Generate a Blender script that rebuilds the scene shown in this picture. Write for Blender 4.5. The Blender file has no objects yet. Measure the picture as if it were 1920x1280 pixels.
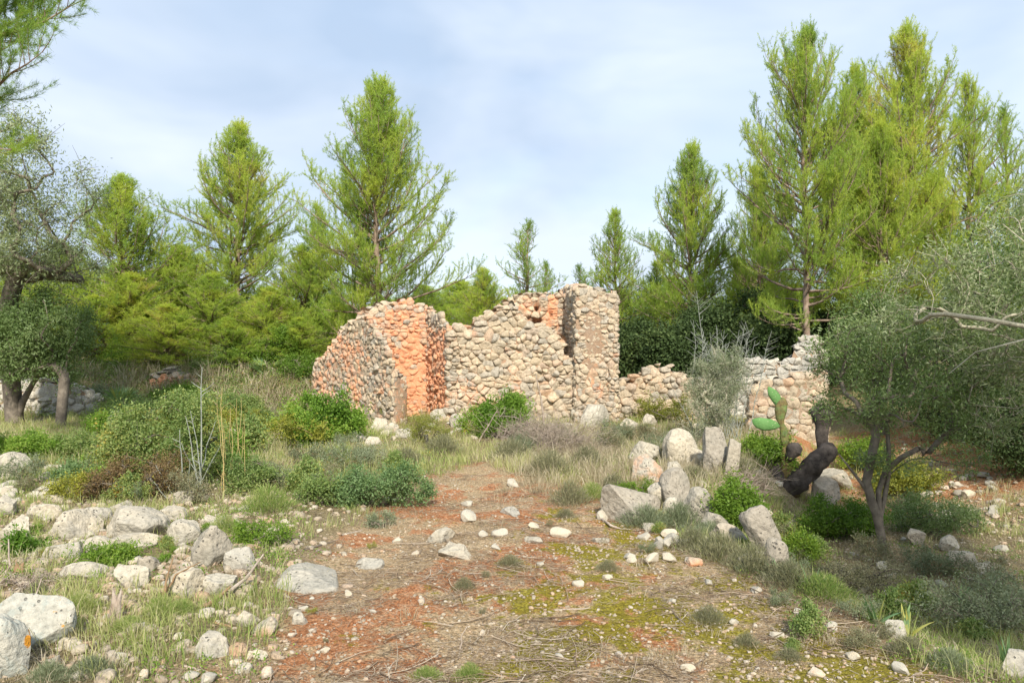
import bpy, math, random
import numpy as np
from math import radians, sin, cos, pi

# ---------------------------------------------------------------- camera, sky, sun, exposure
scene = bpy.context.scene
col = scene.collection
CAMZ = 1.6
FP = 1500.0                      # focal length in photograph pixels (1920 wide)
cam_d = bpy.data.cameras.new("camera"); cam = bpy.data.objects.new("camera", cam_d); col.objects.link(cam)
cam.location = (0, 0, CAMZ); cam.rotation_euler = (radians(90), 0, 0)
cam_d.sensor_width = 36; cam_d.lens = 36 * FP / 1920; cam_d.clip_start = 0.1; cam_d.clip_end = 3000
scene.camera = cam
SUN_EL, SUN_AZ = 38.0, 7.0      # azimuth: degrees to the right of straight behind the camera
sx, sy, sz = sin(radians(SUN_AZ)) * cos(radians(SUN_EL)), -cos(radians(SUN_AZ)) * cos(radians(SUN_EL)), sin(radians(SUN_EL))
sun_d = bpy.data.lights.new("sun", 'SUN'); sun = bpy.data.objects.new("sun", sun_d); col.objects.link(sun)
sun_d.energy = 3.6; sun_d.angle = radians(3); sun_d.color = (1.0, 0.93, 0.82)
from mathutils import Vector
sun.rotation_euler = Vector((-sx, -sy, -sz)).to_track_quat('-Z', 'Y').to_euler()
sun.location = (8, -20, 20)
world = bpy.data.worlds.new("World"); scene.world = world; world.use_nodes = True
nt = world.node_tree; N = nt.nodes; Lk = nt.links
bg = N['Background']; bg.inputs[1].default_value = 0.148
sky = N.new('ShaderNodeTexSky'); sky.sky_type = 'NISHITA'; sky.sun_disc = False
sky.sun_elevation = radians(SUN_EL); sky.sun_rotation = radians(180 - SUN_AZ)
sky.air_density = 1.0; sky.dust_density = 1.5
tc = N.new('ShaderNodeTexCoord'); mp = N.new('ShaderNodeMapping')
mp.inputs['Location'].default_value = (0.37, 0.11, 0.25)
mp.inputs['Scale'].default_value = (1.3, 1.3, 3.0)
n1 = N.new('ShaderNodeTexNoise'); n1.inputs['Scale'].default_value = 1.7; n1.inputs['Detail'].default_value = 6; n1.inputs['Roughness'].default_value = .5
n1.inputs['Distortion'].default_value = .5
n2 = N.new('ShaderNodeTexNoise'); n2.inputs['Scale'].default_value = 2.6; n2.inputs['Detail'].default_value = 4; n2.inputs['Distortion'].default_value = .3
mp2 = N.new('ShaderNodeMapping'); mp2.inputs['Location'].default_value = (3.1, 1.7, 0.4); mp2.inputs['Scale'].default_value = (1, 1, 2.2)
r1 = N.new('ShaderNodeValToRGB'); e = r1.color_ramp.elements
e[0].position = .30; e[0].color = (.78, .78, .78, 1); e[1].position = .55; e[1].color = (1, 1, 1, 1)
r2 = N.new('ShaderNodeValToRGB'); e = r2.color_ramp.elements
e[0].position = .34; e[0].color = (2.1, 2.65, 3.45, 1); e[1].position = .66; e[1].color = (3.35, 3.75, 4.35, 1)
mx = N.new('ShaderNodeMixRGB')
Lk.new(tc.outputs['Generated'], mp.inputs[0]); Lk.new(mp.outputs[0], n1.inputs[0]); Lk.new(n1.outputs[0], r1.inputs[0])
Lk.new(tc.outputs['Generated'], mp2.inputs[0]); Lk.new(mp2.outputs[0], n2.inputs[0]); Lk.new(n2.outputs[0], r2.inputs[0])
Lk.new(r1.outputs[0], mx.inputs[0]); Lk.new(sky.outputs[0], mx.inputs[1]); Lk.new(r2.outputs[0], mx.inputs[2]); Lk.new(mx.outputs[0], bg.inputs[0])
scene.view_settings.view_transform = 'Standard'; scene.view_settings.look = 'None'
scene.view_settings.gamma = 1; scene.view_settings.exposure = 0.84
scene.render.resolution_x = 1024; scene.render.resolution_y = 682
try:
    scene.cycles.max_bounces = 6; scene.cycles.diffuse_bounces = 3; scene.cycles.transmission_bounces = 3; scene.cycles.transparent_max_bounces = 4
except Exception: pass

rng = np.random.default_rng(7)
random.seed(7)
U = lambda a, b, n=None: rng.uniform(a, b, n)

# ---------------------------------------------------------------- noise
def _hash(ix, iy, iz, seed):
    h = (ix.astype(np.int64) * 374761393 + iy.astype(np.int64) * 668265263 + iz.astype(np.int64) * 2147483647 + seed * 974634777) & 0x7fffffff
    h = (h ^ (h >> 13)) * 1274126177 & 0x7fffffff
    h = (h ^ (h >> 16)) * 668265263 & 0x7fffffff
    h = h ^ (h >> 15)
    return (h & 0xffffff) / 0xffffff
def vnoise(P, seed=0):
    P = np.asarray(P, float); i = np.floor(P); f = P - i; f = f * f * (3 - 2 * f); i = i.astype(np.int64)
    r = 0
    for dx in (0, 1):
        wx = f[..., 0] if dx else 1 - f[..., 0]
        for dy in (0, 1):
            wy = f[..., 1] if dy else 1 - f[..., 1]
            for dz in (0, 1):
                wz = f[..., 2] if dz else 1 - f[..., 2]
                r = r + wx * wy * wz * _hash(i[..., 0] + dx, i[..., 1] + dy, i[..., 2] + dz, seed)
    return r * 2 - 1
def fbm(P, seed=0, octs=4, gain=.5):
    a, s, t = 1., 0, 0
    P = np.asarray(P, float)
    for o in range(octs):
        s = s + a * vnoise(P * 2.03 ** o + o * 17.3, seed + o); t += a; a *= gain
    return s / t
def fb2(x, y, sc, seed=0, octs=3):
    return fbm(np.stack([x / sc, y / sc, np.zeros_like(x) + seed * .71], -1), seed, octs)
def sm(a, b, x):
    t = np.clip((x - a) / (b - a), 0, 1); return t * t * (3 - 2 * t)

# ---------------------------------------------------------------- terrain
_EY = [-50, 2.0, 3.7, 4.2, 5.3, 7.0, 8.6, 9.6, 10.6, 14, 18, 400]
_EX = [6.0, 3.2, 2.45, 2.2, 1.95, 1.95, 2.2, 2.75, 3.2, 4.9, 6, 6]
def edge_x(y): return np.interp(y, _EY, _EX)
def path_mask(x, y):
    a = np.interp(y, [0, 3.7, 6, 8, 10, 12, 99], [-1.9, -1.35, -1.45, -1.2, -.7, -.4, -.4])
    b = np.interp(y, [0, 3.7, 6, 8, 10, 12, 99], [2.6, 2.1, 1.5, .8, -.05, -.3, -.3])
    n = fb2(x, y, .8, 5) * .45
    m = sm(-.25, .25, np.minimum(x - a, b - x) + n)
    return m * (1 - sm(9.5, 11.5, y))
def height(x, y):
    x = np.asarray(x, float); y = np.asarray(y, float)
    z = .05 * fb2(x, y, 3.0, 1) + .032 * fb2(x, y, .7, 2, 3) + .022 * fb2(x, y, .17, 3, 3)
    z = z + .10 * sm(.3, 3.5, 4.2 - np.abs(y - 6.2)) * sm(.8, 2.4, -x)              # rubble bank on the left
    d = x - edge_x(y)
    depth = np.interp(y, [2, 3.6, 5.3, 7, 11, 14, 20], [.05, .12, .4, .62, .62, .35, .1])
    z = z - depth * sm(-.15, .75, d)
    z = z + .9 * sm(5.2, 9.5, x) * sm(7, 10, y) * (1 - sm(18, 24, y)*.4)             # bank rising on the far right
    z = z + .80 * sm(17.6, 19.0, y) * sm(3.6, 5.0, -x)                              # upper terrace behind the left wall
    z = z + .25 * sm(13.0, 15.0, y) * sm(3.5, 1.5, np.abs(x - .2)) * .5
    z = z + .02 * np.clip(y - 22, 0, 200) + .35 * sm(25, 60, y) * fb2(x, y, 15, 9, 2)
    return z
def H1(x, y): return float(height(np.array([x]), np.array([y]))[0])
def G(px, py):
    """where the line of sight through a photograph pixel meets the ground"""
    dx, dz = (px - 960) / FP, (640 - py) / FP
    t = np.arange(2.0, 60, .04)
    g = CAMZ + dz * t - height(dx * t, t)
    k = np.argmax(g < 0)
    if g[k] >= 0: k = len(t) - 1
    y = t[k]; return dx * y, y, H1(dx * y, y)
def W(px, py, y): return ((px - 960) / FP * y, y, CAMZ + (640 - py) / FP * y)

# ---------------------------------------------------------------- mesh and object helpers
def mk(name, V, F, mat=None, parent=None, loc=(0, 0, 0), attrs=None, smooth=False):
    me = bpy.data.meshes.new(name)
    V = np.asarray(V, np.float32)
    Fs = [np.asarray(f, np.int32) for f in (F if isinstance(F, list) else [F]) if len(f)]
    nl = sum(f.size for f in Fs); nf = sum(len(f) for f in Fs)
    me.vertices.add(len(V)); me.vertices.foreach_set('co', V.ravel())
    me.loops.add(nl); me.polygons.add(nf)
    me.loops.foreach_set('vertex_index', np.concatenate([f.ravel() for f in Fs]))
    st, tot, c = [], [], 0
    for f in Fs:
        k = f.shape[1]; st.append(c + np.arange(len(f)) * k); tot.append(np.full(len(f), k)); c += f.size
    me.polygons.foreach_set('loop_start', np.concatenate(st).astype(np.int32))
    me.polygons.foreach_set('loop_total', np.concatenate(tot).astype(np.int32))
    if smooth: me.polygons.foreach_set('use_smooth', np.ones(nf, bool))
    me.update(calc_edges=True)
    for k, v in (attrs or {}).items():
        a = me.attributes.new(k, 'FLOAT', 'POINT'); a.data.foreach_set('value', np.asarray(v, np.float32).ravel())
    if mat: me.materials.append(mat)
    o = bpy.data.objects.new(name, me); col.objects.link(o)
    if parent: o.parent = parent
    o.location = loc
    return o
def tag(o, label, cat, group=None):
    o['label'] = label; o['category'] = cat
    if group: o['group'] = group
    return o
def thing(name, label, cat, loc=(0, 0, 0), group=None):
    o = bpy.data.objects.new(name, None); col.objects.link(o); o.location = loc; o.empty_display_size = .2
    return tag(o, label, cat, group)
def copy_thing(root, loc, rz, sc, label, group=None):
    r = root.copy(); col.objects.link(r); r.location = loc; r.rotation_euler = (0, 0, rz); r.scale = sc
    r['label'] = label
    if group: r['group'] = group
    for ch in root.children:
        c = ch.copy(); col.objects.link(c); c.parent = r
    return r
class Acc:
    """collects pieces of one mesh"""
    def __init__(s): s.V = []; s.F = {}; s.n = 0; s.A = {}
    def add(s, V, F, **attrs):
        V = np.asarray(V, float).reshape(-1, 3)
        for f in (F if isinstance(F, list) else [F]):
            f = np.asarray(f)
            if f.size: s.F.setdefault(f.shape[1], []).append(f + s.n)
        for k, v in attrs.items(): s.A.setdefault(k, []).append(np.broadcast_to(np.asarray(v, float), (len(V),)))
        s.V.append(V); s.n += len(V)
    def build(s, name, mat, parent=None, loc=(0, 0, 0), smooth=False, origin=None):
        V = np.concatenate(s.V)
        if origin is not None: V = V - np.asarray(origin)
        return mk(name, V, [np.concatenate(f) for f in s.F.values()], mat, parent, loc, {k: np.concatenate(v) for k, v in s.A.items()}, smooth)

_ico = {}
def ico(sub):
    if sub in _ico: return _ico[sub]
    t = (1 + 5 ** .5) / 2
    V = [(-1, t, 0), (1, t, 0), (-1, -t, 0), (1, -t, 0), (0, -1, t), (0, 1, t), (0, -1, -t), (0, 1, -t), (t, 0, -1), (t, 0, 1), (-t, 0, -1), (-t, 0, 1)]
    V = [tuple(np.array(v) / np.linalg.norm(v)) for v in V]
    F = [(0, 11, 5), (0, 5, 1), (0, 1, 7), (0, 7, 10), (0, 10, 11), (1, 5, 9), (5, 11, 4), (11, 10, 2), (10, 7, 6), (7, 1, 8), (3, 9, 4), (3, 4, 2), (3, 2, 6), (3, 6, 8), (3, 8, 9), (4, 9, 5), (2, 4, 11), (6, 2, 10), (8, 6, 7), (9, 8, 1)]
    for _ in range(sub):
        cache = {}; V = list(V); NF = []
        def mid(a, b):
            k = (min(a, b), max(a, b))
            if k not in cache:
                m = (np.array(V[a]) + np.array(V[b])) / 2; V.append(tuple(m / np.linalg.norm(m))); cache[k] = len(V) - 1
            return cache[k]
        for a, b, c in F:
            ab, bc, ca = mid(a, b), mid(b, c), mid(c, a)
            NF += [(a, ab, ca), (b, bc, ab), (c, ca, bc), (ab, bc, ca)]
        F = NF
    _ico[sub] = (np.array(V), np.array(F)); return _ico[sub]
def rock(seed, dims, sub=4, cuts=9, rough=.07, cutmin=.55):
    """irregular boulder: a sphere trimmed by planes and roughened; unit half-sizes times dims"""
    r = np.random.default_rng(seed); V, F = ico(sub); V = np.sign(V) * np.abs(V) ** .78; V = V / np.abs(V).max()
    V = V + .16 * np.stack([vnoise(V * 1.1 + seed * 1.37 + q * 9.1, seed) for q in range(3)], 1)
    for _ in range(cuts + 6):
        n = r.normal(size=3); n[2] *= .8; n /= np.linalg.norm(n); d = r.uniform(cutmin, 1.) * (.85 if abs(n[2]) > .6 else 1.)
        V -= np.maximum(0, V @ n - d)[:, None] * n * .97
    V /= np.abs(V).max(0)
    nn = V / np.maximum(np.linalg.norm(V, axis=1), 1e-6)[:, None]
    V = V + nn * (rough * 1.5 * fbm(V * 1.3 + seed * 3.1, seed, 3) + rough * .55 * fbm(V * 5 + seed, seed + 5, 3))[:, None]
    if sub >= 4: V = V - nn * (rough * .5 * np.clip(fbm(V * 9 + seed * 1.7, seed + 9, 2) - .25, 0, 1))[:, None]
    return V * np.asarray(dims), F
def rotz(V, a):
    c, s = cos(a), sin(a); V = np.asarray(V); return np.stack([V[:, 0] * c - V[:, 1] * s, V[:, 0] * s + V[:, 1] * c, V[:, 2]], 1)
def rotx(V, a):
    c, s = cos(a), sin(a); return np.stack([V[:, 0], V[:, 1] * c - V[:, 2] * s, V[:, 1] * s + V[:, 2] * c], 1)
def roty(V, a):
    c, s = cos(a), sin(a); return np.stack([V[:, 0] * c + V[:, 2] * s, V[:, 1], -V[:, 0] * s + V[:, 2] * c], 1)

def tube(P, R, k=6):
    P = np.asarray(P, float); n = len(P); R = np.broadcast_to(R, (n,))
    T = np.gradient(P, axis=0); T /= np.maximum(np.linalg.norm(T, axis=1), 1e-9)[:, None]
    up = np.array([0, 0, 1.]) if abs(T[0][2]) < .9 else np.array([1., 0, 0])
    A = np.cross(T, up); A /= np.maximum(np.linalg.norm(A, axis=1), 1e-9)[:, None]; B = np.cross(T, A)
    a = np.linspace(0, 2 * pi, k, endpoint=False)
    V = P[:, None] + R[:, None, None] * (np.cos(a)[None, :, None] * A[:, None] + np.sin(a)[None, :, None] * B[:, None])
    i, j = np.meshgrid(np.arange(n - 1), np.arange(k), indexing='ij'); j2 = (j + 1) % k
    Q = np.stack([i * k + j, i * k + j2, (i + 1) * k + j2, (i + 1) * k + j], -1).reshape(-1, 4)
    return V.reshape(-1, 3), Q
def rand_dirs(n, up=0.):
    d = rng.normal(size=(n, 3)); d[:, 2] += up; return d / np.linalg.norm(d, axis=1)[:, None]
def leaves(C, D, ln, wd, fold=0.):
    """diamond leaves: base C, direction D; ln, wd arrays"""
    n = len(C); S = np.cross(D, rand_dirs(n)); S /= np.maximum(np.linalg.norm(S, axis=1), 1e-6)[:, None]
    ln = np.broadcast_to(ln, (n,))[:, None]; wd = np.broadcast_to(wd, (n,))[:, None]
    nrm = np.cross(D, S)
    V = np.stack([C, C + D * ln * .45 + S * wd * .5 + nrm * wd * .12, C + D * ln, C + D * ln * .45 - S * wd * .5 + nrm * wd * .12], 1).reshape(-1, 3)
    return V, np.arange(n * 4).reshape(-1, 4)
def spikes(C, D, ln, wd):
    n = len(C); S = np.cross(D, rand_dirs(n)); S /= np.maximum(np.linalg.norm(S, axis=1), 1e-6)[:, None]
    ln = np.broadcast_to(ln, (n,))[:, None]; wd = np.broadcast_to(wd, (n,))[:, None]
    V = np.stack([C - S * wd * .5, C + S * wd * .5, C + D * ln], 1).reshape(-1, 3)
    return V, np.arange(n * 3).reshape(-1, 3)

# ---------------------------------------------------------------- materials
def new_mat(name):
    m = bpy.data.materials.new(name); m.use_nodes = True; nt = m.node_tree
    return m, nt, nt.nodes, nt.links, nt.nodes['Principled BSDF']
def attr(nt, name):
    a = nt.nodes.new('ShaderNodeAttribute'); a.attribute_name = name; return a.outputs['Fac']
def ramp(nt, inp, stops, interp='LINEAR'):
    r = nt.nodes.new('ShaderNodeValToRGB'); r.color_ramp.interpolation = interp; el = r.color_ramp.elements
    while len(el) < len(stops): el.new(.5)
    for q, (p, c) in zip(el, stops):
        q.position = p; q.color = (*c, 1) if len(c) == 3 else c
    nt.links.new(inp, r.inputs[0]); return r.outputs[0]
def noise(nt, scale, detail=4, rough=.55, vec=None, dist=0.):
    n = nt.nodes.new('ShaderNodeTexNoise'); n.inputs['Scale'].default_value = scale; n.inputs['Detail'].default_value = detail
    n.inputs['Roughness'].default_value = rough; n.inputs['Distortion'].default_value = dist
    if vec is None:
        t = nt.nodes.new('ShaderNodeTexCoord'); vec = t.outputs['Object']
    nt.links.new(vec, n.inputs['Vector']); return n.outputs['Fac']
def voro(nt, scale, feature='F1', vec=None, out='Distance'):
    n = nt.nodes.new('ShaderNodeTexVoronoi'); n.feature = feature; n.inputs['Scale'].default_value = scale
    if vec is None:
        t = nt.nodes.new('ShaderNodeTexCoord'); vec = t.outputs['Object']
    nt.links.new(vec, n.inputs['Vector']); return n.outputs[out]
def mix(nt, f, a, b, mode='MIX'):
    m = nt.nodes.new('ShaderNodeMixRGB'); m.blend_type = mode
    for s, v in zip(m.inputs, (f, a, b)):
        if isinstance(v, (int, float)): s.default_value = v
        elif isinstance(v, tuple): s.default_value = (*v, 1) if len(v) == 3 else v
        else: nt.links.new(v, s)
    return m.outputs[0]
def math_(nt, op, a, b=0.):
    m = nt.nodes.new('ShaderNodeMath'); m.operation = op
    for s, v in zip(m.inputs, (a, b)):
        if isinstance(v, (int, float)): s.default_value = v
        else: nt.links.new(v, s)
    return m.outputs[0]
def bump(nt, b, h, strength=.4, dist=.02):
    n = nt.nodes.new('ShaderNodeBump'); n.inputs['Strength'].default_value = strength; n.inputs['Distance'].default_value = dist
    nt.links.new(h, n.inputs['Height']); nt.links.new(n.outputs[0], b.inputs['Normal']); return n
BW = lambda v: (v, v, v)

def leaf_mat(name, stops, trans=.35, rough=.55, spec=.3, tcol=None):
    m, nt, Nn, L, b = new_mat(name)
    oi = Nn.new('ShaderNodeObjectInfo')
    f = math_(nt, 'ADD', attr(nt, 'rnd'), math_(nt, 'MULTIPLY', math_(nt, 'SUBTRACT', oi.outputs['Random'], .5), .22))
    c = ramp(nt, f, stops)
    L.new(c, b.inputs['Base Color']); b.inputs['Roughness'].default_value = rough
    b.inputs['Specular IOR Level'].default_value = spec
    tr = Nn.new('ShaderNodeBsdfTranslucent'); ms = Nn.new('ShaderNodeMixShader'); ms.inputs[0].default_value = trans
    c2 = mix(nt, 1., c, tcol or (1.15, 1.2, .6), 'MULTIPLY'); L.new(c2, tr.inputs[0])
    out = Nn['Material Output']; L.new(b.outputs[0], ms.inputs[1]); L.new(tr.outputs[0], ms.inputs[2]); L.new(ms.outputs[0], out.inputs[0])
    return m
def bark_mat(name, c1, c2, scale=9):
    m, nt, Nn, L, b = new_mat(name)
    n = noise(nt, scale, 6, .65); L.new(ramp(nt, n, [(.3, c1), (.7, c2)]), b.inputs['Base Color'])
    b.inputs['Specular IOR Level'].default_value = .15; b.inputs['Roughness'].default_value = .9; bump(nt, b, noise(nt, scale * 3, 5, .7), .7, .02); return m
def stone_mat(name, stops, grey=(.30, .29, .26), greyamt=.55, red=(.50, .17, .06), pits=.5, lichen=False, bs=1., bd=.045):
    m, nt, Nn, L, b = new_mat(name)
    base = ramp(nt, attr(nt, 'rnd'), stops)
    n = noise(nt, 2.2 * bs, 7, .62)
    base = mix(nt, math_(nt, 'MULTIPLY', ramp(nt, n, [(.45, BW(0)), (.62, BW(1))]), greyamt), base, grey)
    nf = noise(nt, 26 * bs, 5, .7)
    base = mix(nt, .55, base, ramp(nt, nf, [(.30, BW(.25)), (.5, BW(.9)), (.72, BW(1.3))]), 'MULTIPLY')
    pit = ramp(nt, math_(nt, 'ADD', voro(nt, 30 * bs), math_(nt, 'MULTIPLY', noise(nt, 7 * bs, 3), .9)), [(.50, BW(1)), (.60, BW(0))])
    base = mix(nt, math_(nt, 'MULTIPLY', pit, pits), base, (.07, .065, .055))
    if lichen:
        lm = ramp(nt, math_(nt, 'ADD', voro(nt, 6.), math_(nt, 'MULTIPLY', noise(nt, 14, 4), .55)), [(.36, BW(1)), (.40, BW(0))])
        base = mix(nt, lm, base, (.62, .27, .03))
        lg = ramp(nt, noise(nt, 11, 5, .7), [(.52, BW(0)), (.6, BW(1))])
        base = mix(nt, math_(nt, 'MULTIPLY', lg, .55), base, (.36, .40, .36))
    t = math_(nt, 'ADD', attr(nt, 'tint'), math_(nt, 'MULTIPLY', math_(nt, 'SUBTRACT', noise(nt, 6 * bs, 5, .6), .5), 1.3))
    tm = math_(nt, 'MULTIPLY', ramp(nt, t, [(.35, BW(0)), (.75, BW(1))]), .85)
    base = mix(nt, tm, base, mix(nt, noise(nt, 18, 3), red, tuple(min(1, v * 1.7) for v in red)))
    L.new(base, b.inputs['Base Color']); b.inputs['Roughness'].default_value = .92; b.inputs['Specular IOR Level'].default_value = .2
    h = math_(nt, 'ADD', noise(nt, 14 * bs, 8, .65), math_(nt, 'MULTIPLY', pit, -.35))
    bump(nt, b, h, .9, bd / bs); return m

M = {}
M['wall'] = stone_mat('limestone masonry', [(0, (.47, .39, .28)), (.3, (.55, .44, .30)), (.55, (.60, .47, .33)), (.75, (.46, .40, .31)), (.9, (.42, .375, .30)), (1, (.58, .38, .24))], greyamt=.42, grey=(.36, .325, .26), red=(.56, .25, .13), pits=.35)
M['mortar'] = stone_mat('earth mortar', [(0, (.30, .20, .13)), (1, (.42, .30, .20))], greyamt=.2, pits=.15, red=(.52, .245, .13), bs=2.)
M['boulder'] = stone_mat('limestone boulder', [(0, (.50, .46, .37)), (.5, (.54, .47, .35)), (1, (.44, .41, .34))], greyamt=.65, grey=(.32, .305, .26), pits=.7, red=(.50, .22, .10))
M['grey_boulder'] = stone_mat('weathered grey boulder', [(0, (.38, .345, .275)), (.5, (.42, .365, .28)), (1, (.34, .305, .25))], greyamt=.7, grey=(.26, .245, .20), pits=.7)
M['lichen_boulder'] = stone_mat('lichened boulder', [(0, (.50, .48, .41)), (1, (.50, .46, .36))], greyamt=.6, grey=(.33, .35, .31), pits=.6, lichen=True)
M['pebble'] = stone_mat('gravel', [(0, (.50, .43, .32)), (.4, (.42, .34, .24)), (.7, (.48, .33, .21)), (1, (.60, .54, .43))], greyamt=.3, pits=.1)
M['loose'] = stone_mat('loose limestone', [(0, (.50, .46, .37)), (.5, (.54, .47, .35)), (1, (.44, .41, .34))], greyamt=.4, grey=(.36, .34, .29), pits=.3, red=(.50, .22, .10), bs=.5, bd=.0025)
M['loose_grey'] = stone_mat('loose grey stone', [(0, (.42, .385, .31)), (1, (.38, .345, .28))], greyamt=.5, grey=(.31, .29, .24), pits=.3, bs=.5, bd=.0025)
M['drywall'] = stone_mat('pale dry stone', [(0, (.52, .49, .42)), (.5, (.58, .53, .43)), (1, (.46, .44, .39))], greyamt=.6, grey=(.38, .37, .33), pits=.35)
M['pine'] = leaf_mat('pine needles', [(0, (.13, .23, .05)), (.3, (.28, .41, .075)), (.6, (.42, .52, .085)), (.85, (.56, .62, .12)), (1, (.42, .30, .12))], .5, tcol=(1.3, 1.25, .7))
M['pine_dark'] = leaf_mat('dark pine needles', [(0, (.04, .09, .03)), (.5, (.09, .16, .045)), (1, (.19, .25, .06))], .35)
M['olive'] = leaf_mat('olive leaves', [(0, (.13, .17, .08)), (.5, (.26, .31, .15)), (.8, (.40, .45, .27)), (1, (.52, .55, .40))], .38, .5, .4, (1.1, 1.15, .7))
M['wild_olive'] = leaf_mat('wild olive leaves', [(0, (.07, .12, .035)), (.5, (.15, .225, .07)), (1, (.34, .41, .19))], .33, .5, .4)
M['carob'] = leaf_mat('carob leaves', [(0, (.035, .06, .022)), (.6, (.07, .11, .035)), (1, (.16, .21, .07))], .25, .65, .2)
M['lentisk'] = leaf_mat('lentisk leaves', [(0, (.08, .16, .02)), (.5, (.17, .28, .035)), (1, (.33, .41, .06))], .42)
M['bramble'] = leaf_mat('bramble leaves', [(0, (.08, .17, .02)), (.5, (.18, .31, .04)), (.9, (.32, .42, .08)), (1, (.45, .33, .06))], .42)
M['shrub'] = leaf_mat('mixed shrub leaves', [(0, (.10, .16, .05)), (.4, (.18, .27, .08)), (.75, (.32, .38, .13)), (.93, (.45, .38, .08)), (1, (.5, .22, .05))], .42)
M['bluegreen'] = leaf_mat('blue green leaves', [(0, (.10, .18, .07)), (.5, (.20, .30, .12)), (1, (.38, .44, .2))], .38)
M['yellowgreen'] = leaf_mat('yellow green leaves', [(0, (.18, .20, .03)), (.5, (.30, .31, .05)), (1, (.50, .42, .07))], .35)
M['brownshrub'] = leaf_mat('brown shrub leaves', [(0, (.10, .06, .03)), (.5, (.20, .13, .06)), (.8, (.22, .20, .06)), (1, (.42, .25, .06))], .25)
M['thyme'] = leaf_mat('thyme leaves', [(0, (.13, .13, .08)), (.5, (.22, .22, .12)), (1, (.36, .33, .20))], .2)
M['greygreen'] = leaf_mat('grey green leaves', [(0, (.12, .14, .08)), (.5, (.23, .27, .16)), (1, (.42, .44, .3))], .3)
M['grass'] = leaf_mat('grass blades', [(0, (.15, .24, .05)), (.35, (.28, .36, .10)), (.6, (.42, .44, .18)), (.8, (.52, .47, .28)), (1, (.56, .51, .37))], .42)
M['straw'] = leaf_mat('dry grass blades', [(0, (.24, .19, .12)), (.5, (.42, .36, .25)), (1, (.56, .50, .38))], .3)
M['agave'] = leaf_mat('blade leaves', [(0, (.13, .24, .10)), (.6, (.24, .36, .16)), (1, (.48, .45, .12))], .25)
M['pine_bark'] = bark_mat('pine bark', (.13, .085, .06), (.40, .31, .24), 7)
M['olive_bark'] = bark_mat('olive bark', (.09, .075, .06), (.27, .23, .18), 9)
M['pale_bark'] = bark_mat('pale bark', (.30, .28, .20), (.52, .48, .36), 14)
M['dead_wood'] = bark_mat('bleached dead wood', (.24, .18, .13), (.52, .44, .36), 14)
M['brown_wood'] = bark_mat('brown stick', (.20, .12, .06), (.42, .29, .17), 16)
M['twig'] = leaf_mat('fallen twigs', [(0, (.12, .085, .055)), (.4, (.29, .215, .145)), (.75, (.44, .35, .25)), (1, (.58, .50, .40))], .0, .85, .1)
M['blue_stem'] = bark_mat('pale thorny stem', (.24, .26, .22), (.42, .44, .38), 20)
M['cane'] = bark_mat('dry cane', (.42, .32, .12), (.60, .48, .22), 20)
M['black_wood'] = bark_mat('blackened wood', (.022, .019, .017), (.12, .10, .085), 10)

def cactus_mat():
    m, nt, Nn, L, b = new_mat('prickly pear skin')
    c = mix(nt, ramp(nt, noise(nt, 5, 4), [(.35, BW(0)), (.65, BW(1))]), (.085, .20, .055), (.13, .26, .085))
    sp = ramp(nt, voro(nt, 24), [(.10, BW(1)), (.16, BW(0))])
    c = mix(nt, math_(nt, 'MULTIPLY', sp, .7), c, (.5, .48, .3))
    tt = ramp(nt, math_(nt, 'ADD', attr(nt, 'tint'), math_(nt, 'MULTIPLY', math_(nt, 'SUBTRACT', noise(nt, 12, 5), .5), .8)), [(.35, BW(0)), (.7, BW(1))])
    c = mix(nt, tt, c, ramp(nt, noise(nt, 20, 4), [(.3, (.085, .055, .03)), (.7, (.20, .165, .055))]))
    L.new(c, b.inputs['Base Color']); b.inputs['Roughness'].default_value = .75; b.inputs['Specular IOR Level'].default_value = .2; bump(nt, b, noise(nt, 30, 4), .6, .02); return m
M['cactus'] = cactus_mat()

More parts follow.
